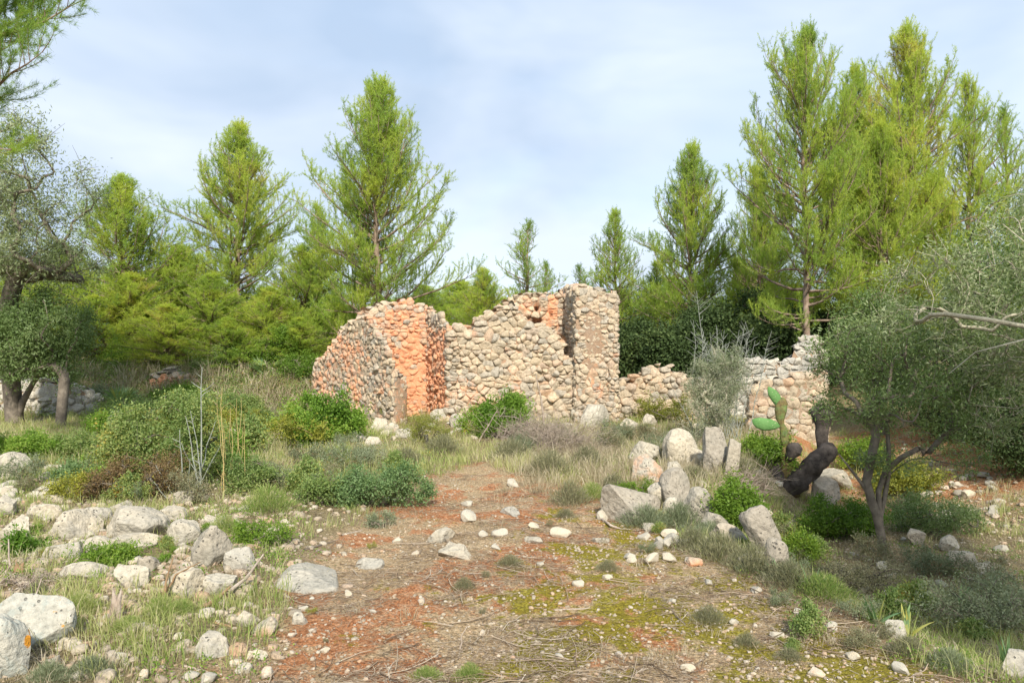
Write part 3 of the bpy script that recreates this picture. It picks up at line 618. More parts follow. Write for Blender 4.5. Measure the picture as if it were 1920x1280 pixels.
BL = [ # left bank
 (6, 1272, 100, 120, 'grey green lichened boulder cut off by the lower left corner', 'lichen_boulder', -1, 0, 0),
 (60, 1222, 140, 104, 'pale block with orange lichen spots beside the lichened corner boulder', 'lichen_boulder', -1, 0, 0),
 (141, 1010, 98, 60, 'smooth rounded egg shaped pale boulder on the left rubble bank', 'boulder', -.4, 6, 0),
 (252, 1018, 138, 72, 'widest flat layered boulder on the left rubble bank', 'boulder', -.4, 0, 0),
 (345, 1020, 66, 48, 'tan wedge boulder right of the widest layered one', 'boulder', -.1, 10, 0),
 (28, 1014, 62, 52, 'rough cream boulder at the left frame edge above the ferny green patch', 'boulder', -.3, 0, 0),
 (82, 975, 62, 36, 'flat cream boulder behind the egg shaped one', 'boulder', -.3, 0, 0),
 (6, 968, 50, 46, 'smooth pale boulder half out of the frame on the left', 'boulder', -.3, 0, 0),
 (180, 986, 60, 40, 'brownish pitted stone leaning behind the egg shaped boulder', 'boulder', 0, 0, 0),
 (398, 1060, 84, 82, 'tall pitted grey block with a dark hollow at its foot', 'grey_boulder', -.4, 0, 1),
 (450, 1075, 64, 52, 'crumbly speckled boulder right of the tall pitted block', 'boulder', -.3, 0, 0),
 (246, 1034, 96, 34, 'long low slab under the layered boulder', 'boulder', -.5, 0, 0),
 (158, 1092, 84, 44, 'black speckled white boulder with a flat top left of the grass clump', 'boulder', -.5, 0, 0),
 (246, 1104, 68, 54, 'dark spotted boulder half hidden in grass', 'boulder', -.5, 0, 0),
 (276, 1072, 52, 32, 'pointed grey stone behind the dark spotted boulder', 'grey_boulder', -.4, -8, 0),
 (350, 1122, 66, 62, 'upright cream boulder with black speckles behind the forked stick', 'boulder', -.4, 0, 0),
 (412, 1112, 70, 42, 'low crumbling cream stone behind the crossed sticks', 'boulder', -.3, 0, 0),
 (112, 1052, 80, 52, 'pale weathered stone below the egg shaped boulder', 'boulder', -.4, 0, 0),
 (182, 1036, 50, 36, 'small cream stone holding up the egg shaped boulder', 'boulder', 0, 0, 0),
 (325, 978, 60, 30, 'flat stone behind the tan wedge boulder', 'boulder', -.3, 0, 0),
 (395, 990, 50, 26, 'small pale slab at the foot of the thorny stems', 'boulder', -.3, 0, 0),
 (345, 948, 46, 30, 'grey stone among the thorny stems', 'grey_boulder', -.4, 0, 0),
 (228, 965, 60, 30, 'brown topped flat stone behind the widest boulder', 'boulder', -.2, 0, 0),
 (586, 1112, 152, 34, 'large flat white slab sunk into the red earth', 'boulder', -.1, 0, 2),
 (511, 1022, 40, 36, 'cube like cream stone with a red earth foot', 'boulder', .3, 0, 0),
 (36, 888, 84, 44, 'broad tan boulder on top of the rubble heap on the left', 'boulder', -.2, 0, 0),
 (12, 900, 44, 32, 'cream boulder beside the broad tan one at the frame edge', 'boulder', -.2, 0, 0),
 (398, 1234, 78, 46, 'flat pitted white rock left of the small stones', 'boulder', -.3, 0, 2),
 (462, 1180, 56, 34, 'speckled cream rock with an orange underside', 'boulder', .1, 0, 0),
 (496, 1194, 48, 36, 'rounded cream stone with a red stained base', 'boulder', .35, 0, 0),
 (563, 1176, 30, 24, 'small pyramid shaped white stone on the litter', 'boulder', -.1, 0, 0),
 (144, 1224, 40, 24, 'tan wedge stone right of the lichened block', 'boulder', -.1, 0, 0),
 (120, 1225, 24, 26, 'small upright cream stone next to the tan wedge', 'boulder', -.2, 0, 0),
 (853, 1048, 66, 26, 'white rock with a red foot in the middle of the path', 'boulder', .2, 0, 0),
 (828, 1018, 54, 26, 'flat cream rock behind the white red footed rock', 'boulder', .0, 0, 2),
 (846, 1030, 32, 16, 'small cream rock between two pale rocks on the path', 'boulder', 0, 0, 2),
 (692, 1068, 58, 16, 'thin cream slab flush with the red earth', 'boulder', 0, 0, 2),
 (960, 968, 46, 14, 'flat cream rock where the path narrows', 'boulder', 0, 0, 2),
 (1000, 1020, 42, 12, 'flat pinkish slab right of the path centre', 'boulder', .15, 0, 2),
 (1124, 1018, 38, 12, 'small flat grey slab near the right row of boulders', 'grey_boulder', 0, 0, 2),
 # right row
 (1180, 982, 118, 64, 'long grey boulder at the near end of the right boulder row', 'grey_boulder', -.4, 14, 0),
 (1214, 906, 62, 50, 'orange stained boulder in the stack on the right', 'boulder', .45, 0, 0),
 (1226, 920, 46, 24, 'small orange cream stone under the orange stained boulder', 'boulder', .5, 0, 0),
 (1214, 884, 34, 22, 'tan stone on top of the orange stained boulder', 'boulder', .4, 0, 0),
 (1206, 872, 62, 46, 'grey topped boulder with a red base left of the upright ones', 'boulder', .1, -6, 0),
 (1262, 952, 66, 64, 'domed grey boulder with dark pits behind the long grey one', 'grey_boulder', -.3, 0, 0),
 (1234, 952, 40, 48, 'brownish boulder wedged left of the domed grey one', 'boulder', .1, 0, 0),
 (1258, 962, 30, 26, 'small rounded tan stone below the domed grey boulder', 'boulder', .1, 0, 0),
 (1275, 880, 66, 70, 'rounded pale boulder left of the upright white stone', 'boulder', -.2, 0, 0),
 (1337, 893, 50, 84, 'tall upright white grey stone at the top of the bank', 'grey_boulder', -.4, 0, 0),
 (1372, 900, 28, 70, 'narrow upright stone right of the tall white one', 'grey_boulder', -.3, 6, 0),
 (1308, 880, 38, 44, 'white split stone between the two tall stones', 'boulder', -.2, 0, 0),
 (1264, 902, 42, 34, 'jagged pale stone right of the orange stained boulder', 'boulder', 0, 0, 0),
 (1305, 985, 62, 60, 'pointed brown grey boulder at the edge of the drop', 'grey_boulder', .0, 0, 0),
 (1340, 1000, 58, 36, 'flat tilted slab right of the pointed boulder', 'grey_boulder', -.1, 16, 0),
 (1366, 1022, 70, 34, 'lower flat slab before the big standing boulder', 'grey_boulder', -.1, 12, 0),
 (1424, 1040, 66, 84, 'big standing boulder leaning at the end of the right row', 'grey_boulder', -.1, -18, 0),
 (1456, 1078, 46, 58, 'shaded boulder below the big leaning one', 'grey_boulder', -.3, 0, 0),
 (1396, 1064, 38, 20, 'small white stone in the dry tufts before the leaning boulder', 'boulder', -.2, 0, 0),
 (1565, 918, 84, 34, 'grooved tan rock lying under the blackened trunk', 'boulder', -.3, 22, 0),
 (1546, 950, 62, 50, 'rounded stone below the grooved tan rock', 'grey_boulder', -.1, 0, 0),
 (1700, 962, 32, 24, 'small pinkish stone behind the leaning olive trunk', 'boulder', .1, 0, 0),
 (1716, 1024, 40, 26, 'shaded round stone right of the olive foot', 'grey_boulder', -.2, 0, 0),
 (1780, 1034, 36, 26, 'round pale stone left of the two bright boulders', 'boulder', -.1, 0, 0),
 (1806, 1068, 54, 34, 'bright cream boulder right of the small olive', 'boulder', -.2, 0, 0),
 (1844, 1086, 54, 26, 'bright low boulder touching the cream one', 'boulder', -.2, 0, 0),
 (1680, 1150, 50, 26, 'white stone among the pointed leaves at the lower right', 'boulder', -.2, 0, 0),
 (1620, 1120, 40, 22, 'grey stone left of the pointed leaves at the lower right', 'grey_boulder', -.2, 0, 0),
 (1680, 1200, 56, 22, 'flat cream stone at the end of the path edge', 'boulder', 0, 0, 2),
 (1905, 1272, 60, 40, 'pale stone in the lower right corner', 'boulder', -.2, 0, 0),
 (1300, 1062, 34, 16, 'reddish stone before the dry tufts on the path edge', 'boulder', .5, 0, 0),
 # foot of the ruin
 (1115, 800, 60, 44, 'cream boulder leaning on the foot of the corner pillar', 'boulder', -.1, 0, 0),
 (1090, 792, 44, 36, 'tan boulder left of the one leaning on the pillar', 'boulder', .1, 0, 0),
 (1215, 800, 32, 26, 'loose white stone before the low ruined wall', 'boulder', 0, 0, 0),
 (1180, 806, 40, 22, 'flat stone between the pillar boulder and the low wall', 'boulder', 0, 0, 0),
 (712, 808, 40, 26, 'rounded brown stone before the plastered wall end', 'boulder', .1, 0, 0),
 (735, 812, 40, 22, 'pinkish stone at the foot of the plastered wall end', 'boulder', .3, 0, 0),
 (700, 836, 44, 18, 'pale stone in the grass before the plastered wall end', 'boulder', 0, 0, 0),
 (665, 830, 44, 20, 'pale flat stone at the right end of the leafy bush', 'boulder', 0, 0, 0),
 (608, 830, 42, 24, 'grey stone poking out of the grass before the leafy bush', 'grey_boulder', 0, 0, 0),
 (790, 834, 34, 26, 'broken stone before the orange recess', 'boulder', .2, 0, 0),
 (760, 822, 36, 22, 'weathered stone left of the one before the recess', 'boulder', .1, 0, 0),
 (535, 812, 44, 22, 'pale stone on the low mound left of the leafy bush', 'boulder', 0, 0, 0),
 (475, 804, 36, 30, 'grey stone behind the low mound', 'grey_boulder', 0, 0, 0),
 (445, 822, 40, 20, 'tan stone right of the big green shrub', 'boulder', .1, 0, 0),
 (825, 790, 40, 24, 'rubble stone under the shaded cross wall', 'boulder', .3, 0, 0),
 (860, 800, 36, 26, 'rubble stone left of the round green bush', 'boulder', .1, 0, 0),
]
for px, py, w_, h_, lab, mat, ti, tilt, mode in BL:
    if w_ >= 30 and not lab.startswith('small'): REF.append((px, py, lab))
    h_ *= (.78 if px < 640 and py > 850 and h_ < 80 else (1.06 if px > 1150 and py > 850 else .88))
    boulder(px, py, w_, h_ * 1.06, lab, mat, ti, tilt=tilt, sink=.9 if mode == 2 else (.22 if px > 1150 else .62), cuts=14 if mode == 1 else (1 if any(q in lab for q in ('upright', 'rounded', 'domed', 'egg', 'long grey', 'leaning', 'lichen')) else 7), sub=5 if w_ > 60 else 4, dep=1. if mode == 2 else .8)
# rubble heap and scree: loose stones one can count, sharing a few shapes
protos = []
for i in range(14):
    V, F = rock(900 + i, (1, U(.6, .95), U(.45, .75)), 3, 10, .08)
    me_o = mk('loose_stone', V, F, M[['loose', 'loose', 'loose_grey', 'loose'][i % 4]], None, (0, 0, 0), {'rnd': np.full(len(V), U(0, 1)), 'tint': np.full(len(V), [-.3, .1, -.3, .35][i % 4])}, True)
    protos.append(me_o)
used = set()
def loose(px, py, w, label, group, kinds=range(14), sink=.25):
    x, y, z = G(px, py); i = int(rng.choice(list(kinds))); s = w / FP * y / 2
    if i not in used: o = protos[i]; used.add(i)
    else: o = protos[i].copy(); col.objects.link(o)
    o.location = (x, y, z + s * .55 * (1 - sink * 2)); o.rotation_euler = (U(-.25, .25), U(-.25, .25), U(0, 6.28)); o.scale = (s, s, s)
    tag(o, label, 'stone', group)
pale = [i for i in range(14) if i % 4 in (0, 1)]
for k in range(45):
    px, py = U(0, 125), U(868, 945)
    loose(px, py, U(12, 34), 'pale loose stone in the rubble heap at the left frame edge', 'stones of the left rubble heap', pale)
for k in range(34):
    loose(U(1690, 1915), U(865, 985), U(12, 32), 'loose stone on the shady scree slope behind the small olive', 'stones of the scree slope on the right', range(14))
for k in range(25):
    loose(U(1560, 1900), U(985, 1160), U(12, 30), 'loose stone scattered in the shaded hollow on the right', 'stones scattered in the right hollow', range(14))
for k in range(22):
    loose(U(1090, 1400), U(800, 850), U(10, 26), 'loose stone fallen below the low ruined walls', 'stones fallen below the low walls', pale)
for k in range(28):
    loose(U(600, 1080), U(790, 838), U(10, 26), 'loose stone fallen at the foot of the ruined house', 'stones fallen at the foot of the house', pale)
for k in range(50):
    px = U(0, 470); loose(px, U(955, 1120), U(10, 30), 'small loose stone between the big boulders of the left bank', 'small stones of the left bank', pale)
for k in range(48):
    loose(U(1180, 1480), U(880, 1060), U(14, 38), 'small loose stone packed between the boulders of the right row', 'small stones of the right row', range(14))
PS = [(445, 1250, 26, 1), (470, 1232, 20, 1), (485, 1238, 28, 0), (455, 1262, 30, 0), (360, 1278, 32, 0), (392, 1278, 34, 0), (500, 1272, 36, 1), (268, 1270, 30, 1), (220, 1240, 34, 0), (570, 1145, 18, 0), (548, 1195, 16, 1),
      (880, 976, 34, 0), (938, 1004, 30, 0), (876, 948, 26, 0), (962, 911, 28, 0), (1050, 1008, 34, 0), (1130, 974, 26, 0), (905, 1006, 24, 0), (1000, 990, 22, 0), (930, 1030, 18, 0), (745, 1018, 20, 0), (780, 1040, 16, 1), (655, 1120, 22, 0), (1085, 1100, 22, 0), (1140, 1088, 20, 0), (1015, 1060, 16, 0), (1180, 1050, 24, 0),
      (1260, 1130, 20, 0), (1375, 1170, 24, 0), (1455, 1195, 26, 0), (1530, 1265, 30, 1), (1290, 1258, 26, 0), (1160, 1236, 18, 1), (1050, 1235, 20, 0), (905, 1190, 16, 1), (790, 1130, 20, 1), (700, 1150, 16, 0), (610, 1225, 18, 0), (1210, 1010, 26, 0), (1600, 1240, 30, 0), (1690, 1262, 34, 0), (1560, 1180, 26, 0), (1420, 1110, 26, 0), (1330, 1095, 22, 0), (1495, 1150, 24, 0)]
for px, py, w_, red in PS:
    loose(px, py, w_ * 1.15, beside(px, py, 'orange stained stone' if red else 'small cream stone', 'orange stained stone lying on the earth path' if red else 'small cream stone lying on the earth path'), 'orange stones on the path' if red else 'cream stones on the path', [3, 7, 11] if red else pale)
for i in range(14):
    if i not in used: bpy.data.objects.remove(protos[i])

# ---------------------------------------------------------------- ground cover
def scatter(n, x0, x1, y0, y1, dens):
    out = []; tot = 0
    while tot < n:
        # uniform in distance-weighted area: more samples near the camera
        m = n * 3; y = y0 * (y1 / y0) ** U(0, 1, m); xs = U(x0, x1, m) * np.maximum(1, y / y1 * 1.0)
        keep = U(0, 1, m) < dens(xs, y); out.append(np.stack([xs[keep], y[keep]], 1)); tot += keep.sum()
    return np.concatenate(out)[:n]
def fan(n, y0, y1, dens, pmin=-80, pmax=2000):
    """points on the ground, denser where things show larger"""
    out = []; tot = 0
    while tot < n:
        m = n * 2; y = y0 * (y1 / y0) ** U(0, 1, m); x = (U(pmin, pmax, m) - 960) / FP * y
        keep = U(0, 1, m) < dens(x, y); out.append(np.stack([x[keep], y[keep]], 1)); tot += keep.sum()
    return np.concatenate(out)[:n]
def stuff(o): o['kind'] = 'stuff'; return o
# fallen twigs and pine litter
def litter(n, y0, y1, l0, l1, rad, dens, name, lift=.006):
    P = fan(n, y0, y1, dens); z = height(P[:, 0], P[:, 1]); a = U(0, 2 * pi, n); ln = l0 * (l1 / l0) ** U(0, 1, n)
    d = np.stack([np.cos(a), np.sin(a), np.zeros(n)], 1); s = np.stack([-np.sin(a), np.cos(a), np.zeros(n)], 1)
    C = np.stack([P[:, 0], P[:, 1], z], 1); r_ = rad * U(.5, 1.6, n) * (ln / l1) ** .35
    T = []; b1 = rng.normal(size=n) * .16
    for k, t in enumerate((-.5, -.17, .17, .5)):
        c = C + d * (ln * t)[:, None] + s * (ln * b1 * (t * t * 4 - .3) * .5)[:, None]
        c[:, 2] = height(c[:, 0], c[:, 1]) + lift + rad * U(0, 1.5, n) + ln * .06 * U(0, 1, n)
        rr = r_ * (1 - .3 * (t + .5))
        for q in range(3):
            an = 2 * pi * q / 3 + .5; T.append(c + (s * cos(an) + np.array([0, 0, sin(an)])) * rr[:, None])
    V = np.stack(T, 1).reshape(-1, 3); b = (np.arange(n) * 12)[:, None]
    F = np.concatenate([np.stack([b[:, 0] + k * 3 + q, b[:, 0] + k * 3 + (q + 1) % 3, b[:, 0] + (k + 1) * 3 + (q + 1) % 3, b[:, 0] + (k + 1) * 3 + q], 1) for k in range(3) for q in range(3)])
    return stuff(mk(name, V, F, M['twig'], attrs={'rnd': np.repeat(U(0, 1, n), 12)}))
pd = lambda x, y: np.clip(.25 + .75 * path_mask(x, y), 0, 1) * (1 - .93 * sm(-.18, .12, fb2(x, y, .55, 31)))
litter(44000, 2.6, 12, .02, .09, .0012, pd, 'fallen_litter')
litter(1100, 2.6, 11, .10, .34, .0028, pd, 'fallen_twigs', .01)
# gravel
def gravel(n, dens, s0, s1, name, y0=2.6, y1=12, tints=(-.3, -.2, 0, .2)):
    bank = [rock(50 + i, (1, .8, .6), 1, 6, .12) for i in range(8)]; P = fan(n, y0, y1, dens)
    z = height(P[:, 0], P[:, 1]); s = s0 * (s1 / s0) ** (U(0, 1, n) ** 1.6); a = U(0, 6.28, n); k = rng.integers(0, 8, n)
    VB = np.stack([b[0] for b in bank]); F0 = bank[0][1]; V = VB[k]; nv = V.shape[1]
    c, si = np.cos(a)[:, None], np.sin(a)[:, None]
    V = np.stack([V[..., 0] * c - V[..., 1] * si, V[..., 0] * si + V[..., 1] * c, V[..., 2]], -1) * s[:, None, None]
    V += np.stack([P[:, 0], P[:, 1], z + s * .2], 1)[:, None]
    F = (F0[None] + (np.arange(n) * nv)[:, None, None]).reshape(-1, 3)
    return stuff(mk(name, V.reshape(-1, 3), F, M['pebble'], attrs={'rnd': np.repeat(U(0, 1, n), nv), 'tint': np.repeat(rng.choice(tints, n), nv)}, smooth=True))
gd = lambda x, y: np.clip(.15 + path_mask(x, y) * (.3 + .7 * sm(-.8, 1.2, x)) * (.3 + .9 * sm(-.15, .4, fb2(x, y, .6, 41))) + .8 * sm(.3, 1.2, x - edge_x(y)) * sm(6, 8, y), 0, 1)
gravel(19000, gd, .003, .018, 'gravel')
bankd = lambda x, y: np.clip(sm(.3, 3.5, 4.2 - np.abs(y - 6.4)) * sm(.9, 2.2, -x) * .9 + sm(8, 9, y) * sm(11, 9.5, y) * sm(4.4, 5.2, -x) + .8 * np.exp(-((x - edge_x(y) - .15) / .35) ** 2) * sm(5, 6, y) * sm(11, 10, y) + .8 * sm(5, 5.6, x) * sm(8.2, 9, y) * sm(15, 13, y), 0, 1)
gravel(3200, bankd, .015, .055, 'rubble', 3.4, 14, (-.3, -.3, -.3, -.2, .0, .25))
# grass
def grass(n, dens, h0, h1, wd, name, mat, y0=2.8, y1=17, lo=0., hi=1., lean=.5, clump=.0):
    P = fan(n, y0, y1, dens)
    if clump:
        m = max(1, int(n / clump)); c = fan(m, y0, y1, dens); k = rng.integers(0, m, n); rr = rng.normal(size=(n, 2)) * .035 * (1 + c[k, 1:2] * .05); P = c[k] + rr
        out = rr * 9
    else: out = rng.normal(size=(n, 2)) * .3; k = None
    z = height(P[:, 0], P[:, 1]) - .01; h = U(h0, h1, n) * U(.6, 1.15, n)
    if k is not None: h *= U(.5, 1.3, m)[k]
    d = rng.normal(size=(n, 2)) * lean * .5 + out * lean
    s = np.stack([-np.sin(t := U(0, 6.28, n)), np.cos(t), np.zeros(n)], 1); B = np.stack([P[:, 0], P[:, 1], z], 1)
    w = wd * (1 + .07 * P[:, 1])
    m1 = B + np.stack([d[:, 0] * h * .35, d[:, 1] * h * .35, h * .6], 1); tp = B + np.stack([d[:, 0] * h, d[:, 1] * h, h * (1 - .25 * np.clip(np.hypot(*d.T), 0, 1.5))], 1)
    V = np.stack([B - s * w[:, None], B + s * w[:, None], m1 + s * w[:, None] * .8, m1 - s * w[:, None] * .8, tp], 1).reshape(-1, 3); b = np.arange(n) * 5
    pr = fb2(P[:, 0], P[:, 1], 1.3, 61); rn = np.clip(lo + (hi - lo) * (U(0, 1, n) * .6 + .4 * (.5 + pr)), 0, 1)
    return stuff(mk(name, V, [np.stack([b, b + 1, b + 2, b + 3], 1), np.stack([b + 3, b + 2, b + 4], 1)], M[mat], attrs={'rnd': np.repeat(rn, 5)}))
off = lambda x, y: (1 - path_mask(x, y))
gdens = lambda x, y: np.clip(off(x, y) * sm(-.25, .35, fb2(x, y, .9, 71) + .25 * sm(8, 10, y)) * (1 - .75 * sm(.2, .8, x - edge_x(y)) * sm(6, 8, y)), 0, 1)
grass(52000, gdens, .05, .16, .0016, 'grass', 'grass', 2.8, 17, .12, 1.0, .6, 22)
grass(42000, lambda x, y: gdens(x, y) * sm(8.3, 9.5, y) + .0, .08, .24, .002, 'tall_grass', 'grass', 8, 18, .2, 1., .5, 26)
grass(26000, lambda x, y: np.clip(sm(8, 9, y) * (1 - sm(13.5, 15, y)) * sm(-.3, .8, x) * (1 - sm(-.3, .2, x - edge_x(y))), 0, 1), .08, .26, .0018, 'dry_grass', 'straw', 8, 15, 0, 1, .6, 30)
grass(26000, lambda x, y: .10 * path_mask(x, y) + .6 * off(x, y), .03, .10, .0014, 'dry_grass_tufts', 'straw', 2.8, 11, 0, 1, .9, 26)
grass(40000, lambda x, y: np.clip(sm(17.0, 17.6, y) * sm(900, 650, 960 + FP * x / y), 0, 1), .15, .5, .004, 'terrace_grass', 'straw', 17, 26, .1, 1, .5, 20)

def forbs(n, dens, h, ln, wd, name, mat, y0, y1, clump=40, sd=.06, lo=0, hi=1):
    m = n // clump; c = fan(m, y0, y1, dens); k = rng.integers(0, m, n); P = c[k] + rng.normal(size=(n, 2)) * sd * U(.6, 1.6, m)[k][:, None]
    hh = h * U(.3, 1.3, m)[k]; z = height(P[:, 0], P[:, 1]) + hh * U(0, 1, n) * np.exp(-((P - c[k]) ** 2).sum(1) / (3 * sd * sd)) + .005
    V, F = leaves(np.stack([P[:, 0], P[:, 1], z], 1), rand_dirs(n, .5), ln * U(.6, 1.3, n), wd * U(.7, 1.2, n))
    return stuff(mk(name, V, F, M[mat], attrs={'rnd': np.repeat(np.clip(lo + (hi - lo) * (U(0, .55, n) + U(0, .45, m)[k]), 0, 1), 4)}))
forbs(40000, lambda x, y: gdens(x, y) * sm(7.5, 9.5, y) * (1 - .8 * sm(1.6, .6, np.abs(x + .25))), .12, .028, .012, 'ground_cover', 'shrub', 7, 18, 60, .11)
forbs(22000, lambda x, y: np.clip(off(x, y) * sm(-.1, .3, fb2(x, y, 1.2, 81)), 0, 1), .07, .018, .009, 'low_weeds', 'bramble', 3, 10, 40, .06)
forbs(110000, lambda x, y: np.clip(sm(17.0, 17.6, y) * sm(2.5, 4, -x) * sm(900, 500, 960 + FP * x / y), 0, 1), .45, .05, .020, 'terrace_scrub', 'shrub', 17, 22.5, 90, .28)

# ---------------------------------------------------------------- pines
def pine_data(seed, H=9., R=2.3, z0=.14, nb=78, dens=1., droop=0.):
    """trunk and limbs (tubes) and needle tufts of a young Aleppo pine"""
    r = np.random.default_rng(seed); T = Acc(); tw = []      # tuft positions, directions
    nz = 14; zz = np.linspace(0, 1, nz); wob = np.cumsum(r.normal(size=(nz, 2)) * .035, 0) * H / 9; wob -= wob[0]
    trunk = np.stack([wob[:, 0], wob[:, 1], zz * H], 1); rad = .115 * (H / 9) * (1 - zz) ** .8 + .012
    V, F = tube(trunk, rad, 9); T.add(V, F)
    TP, TD = [], []
    for i in range(nb):
        t = z0 + (1 - z0) * ((i + r.random()) / nb) ** .92; b0 = np.array([np.interp(t, zz, trunk[:, 0]), np.interp(t, zz, trunk[:, 1]), t * H])
        az = i * 2.399 + r.normal() * .8; f = (t - z0) / (1 - z0)
        prof = min(1, (1 - f) / .55) ** .86 * (.75 + .25 * min(1, f / .15)) / (.80 + .2 * (1 - f)) + .02
        L = R * prof * r.uniform(.45, 1.12) + .12; el0 = np.interp(f, [0, .5, 1], [.08 - droop, .40, .85]) + r.normal() * .15
        n = 8; pts = [b0]; el = el0; a_ = az; st = L / (n - 1)
        for k in range(n - 1):
            el += (.045 + .05 * f) + r.normal() * .09; a_ += r.normal() * .12; el = min(el, 1.4)
            pts.append(pts[-1] + st * np.array([cos(a_) * cos(el), sin(a_) * cos(el), sin(el)]))
        pts = np.array(pts); rb = .034 * (L / R) * H / 9 + .006; V, F = tube(pts, np.linspace(rb, .005, n), 4); T.add(V, F)
        ns = max(3, int(L / .14 * dens)); c0 = .22 if f < .5 else .08
        for j in range(ns + 1):
            u = c0 + (1 - c0) * (j + r.random() * .6) / (ns + .6); u = min(u, 1.); q = u * (n - 1); k = min(int(q), n - 2); p = pts[k] + (pts[k + 1] - pts[k]) * (q - k)
            dr = pts[k + 1] - pts[k]; dr /= np.linalg.norm(dr)
            if j < ns:
                side = r.normal(size=3); side[2] *= 1.2; side -= side @ dr * dr; side /= np.linalg.norm(side)
                dd = dr * .6 + side * .8 + np.array([0, 0, .5]); l2 = (.20 + .36 * (1 - u) * L) * r.uniform(.6, 1.25) + .1
            else: dd = dr + np.array([0, 0, .3]); l2 = .3
            dd /= np.linalg.norm(dd); m = 5; sp = [p]; dcur = dd
            for _ in range(m - 1):
                dcur = dcur + np.array([0, 0, .13]) + r.normal(size=3) * .09; dcur /= np.linalg.norm(dcur); sp.append(sp[-1] + dcur * l2 / (m - 1))
            sp = np.array(sp); V, F = tube(sp, np.linspace(.007, .003, m), 3); T.add(V, F)
            nt_ = max(3, int(l2 / .065)); uu = np.linspace(.35, 1, nt_) * (m - 1); kk = np.minimum(uu.astype(int), m - 2)
            TP.append(sp[kk] + (sp[kk + 1] - sp[kk]) * (uu - kk)[:, None]); d2 = sp[kk + 1] - sp[kk]; TD.append(d2 / np.linalg.norm(d2, axis=1)[:, None])
            for _ in range(3):       # short side shoots
                q2 = r.uniform(.3, .95) * (m - 1); k2 = min(int(q2), m - 2); p2 = sp[k2] + (sp[k2 + 1] - sp[k2]) * (q2 - k2)
                s2 = r.normal(size=3) * .9 + dcur * .6 + np.array([0, 0, .7]); s2 /= np.linalg.norm(s2); l3 = r.uniform(.10, .32)
                n3 = max(2, int(l3 / .055)); w3 = np.linspace(.2, 1, n3)[:, None]; TP.append(p2 + s2 * l3 * w3); TD.append(np.repeat(s2[None], n3, 0))
    # leader
    n3 = 14; TP.append(np.stack([np.full(n3, trunk[-1, 0]), np.full(n3, trunk[-1, 1]), H - np.linspace(0, .7, n3)], 1)); TD.append(np.repeat([[0, 0, 1.]], n3, 0))
    TP = np.concatenate(TP); TD = np.concatenate(TD)
    return T, TP, TD
def needles(TP, TD, k, ln, wd, lo=0., hi=1., seed=0):
    n = len(TP); P = np.repeat(TP, k, 0); D = np.repeat(TD, k, 0) + rng.normal(size=(n * k, 3)) * .58; D[:, 2] += .1; D /= np.linalg.norm(D, axis=1)[:, None]
    P = P + rng.normal(size=P.shape) * .012
    V, F = spikes(P, D, ln * U(.65, 1.2, n * k), wd)
    cl = .5 + .75 * fbm(TP * 1.5, 5 + seed, 2); r_ = np.clip(lo + (hi - lo) * (np.repeat(cl, k) * .62 + U(0, .38, n * k)), 0, 1)
    dead = U(0, 1, n * k) < .004; r_[dead] = 1.
    r_ = np.where(dead, 1, np.minimum(r_, .93))
    return V, F, np.repeat(r_, 3)
PV = []
def pine_proto(seed, mat, ln=.085, wd=.010, k=8, lo=0., hi=1., **kw):
    T, TP, TD = pine_data(seed, **kw)
    root = thing('pine_tree', 'pine', 'tree'); T.build('trunk', M['pine_bark'], root, smooth=True)
    V, F, rn = needles(TP, TD, k, ln, wd, lo, hi, seed); mk('crown', V, F, M[mat], root, attrs={'rnd': rn})
    return [root, kw.get('H', 9.), kw.get('R', 2.3), False]
PV.append(pine_proto(3, 'pine', H=9, R=2.3, z0=.12, nb=150))
PV.append(pine_proto(4, 'pine', H=9, R=2.6, z0=.10, nb=155, lo=.05, hi=1.0))
PV.append(pine_proto(5, 'pine', H=9, R=1.9, z0=.14, nb=110, dens=.9, lo=-.05, hi=.85))
PV.append(pine_proto(6, 'pine', H=9, R=2.9, z0=.22, nb=125, dens=.85, droop=.1))
PV.append(pine_proto(8, 'pine', H=9, R=1.7, z0=.2, nb=64, dens=.7, lo=-.1, hi=.7, k=8))
def pine(px, top, y, v, halfw, rz, label, group='Aleppo pines around the clearing', basez=None):
    """px: crown axis and top: tree tip in the photograph, at distance y; halfw: crown half width in pixels"""
    x = (px - 960) / FP * y; z = H1(x, y) if basez is None else basez
    ht = CAMZ + (640 - top) / FP * y - z; sz_ = ht / 9.; sw = 1.0 * halfw / FP * y / (PV[v][2] * .92)
    p = PV[v]
    if not p[3]: o = p[0]; p[3] = True; o.location = (x, y, z); o.rotation_euler = (0, 0, rz); o.scale = (sw, sw, sz_); o['label'] = label; o['group'] = group
    else: o = copy_thing(p[0], (x, y, z), rz, (sw, sw, sz_), label, group)
    return o
pine(238, 345, 22, 1, 135, .4, 'bright green pine with a rounded top behind the left olive')
pine(452, 250, 23, 0, 118, 1.1, 'pine with a ragged pointed top left of the tallest middle pine')
pine(712, 178, 21, 1, 148, 2.2, 'tall broad pine rising right behind the left half of the ruined house')
pine(598, 395, 25, 2, 60, .3, 'slim pine squeezed against the left flank of the tall broad pine')
pine(905, 512, 27, 0, 72, 3.0, 'short bushy pine just above the front wall of the ruin')
pine(980, 425, 28, 4, 58, 4.1, 'thin sparse pine alone against the sky above the ruin')
pine(1025, 500, 31, 4, 40, 2.1, 'thinnest young pine peeping over the upper back wall')
pine(1155, 405, 24, 2, 62, 5.0, 'narrow pine directly above the corner pillar')
pine(1095, 505, 30, 4, 45, .9, 'faint small pine just left of the corner pillar top')
pine(1300, 290, 22, 0, 96, .2, 'pointed pine between the corner pillar and the big right pines')
pine(1230, 500, 26, 2, 60, 1.6, 'low pine at the left foot of the pointed one')
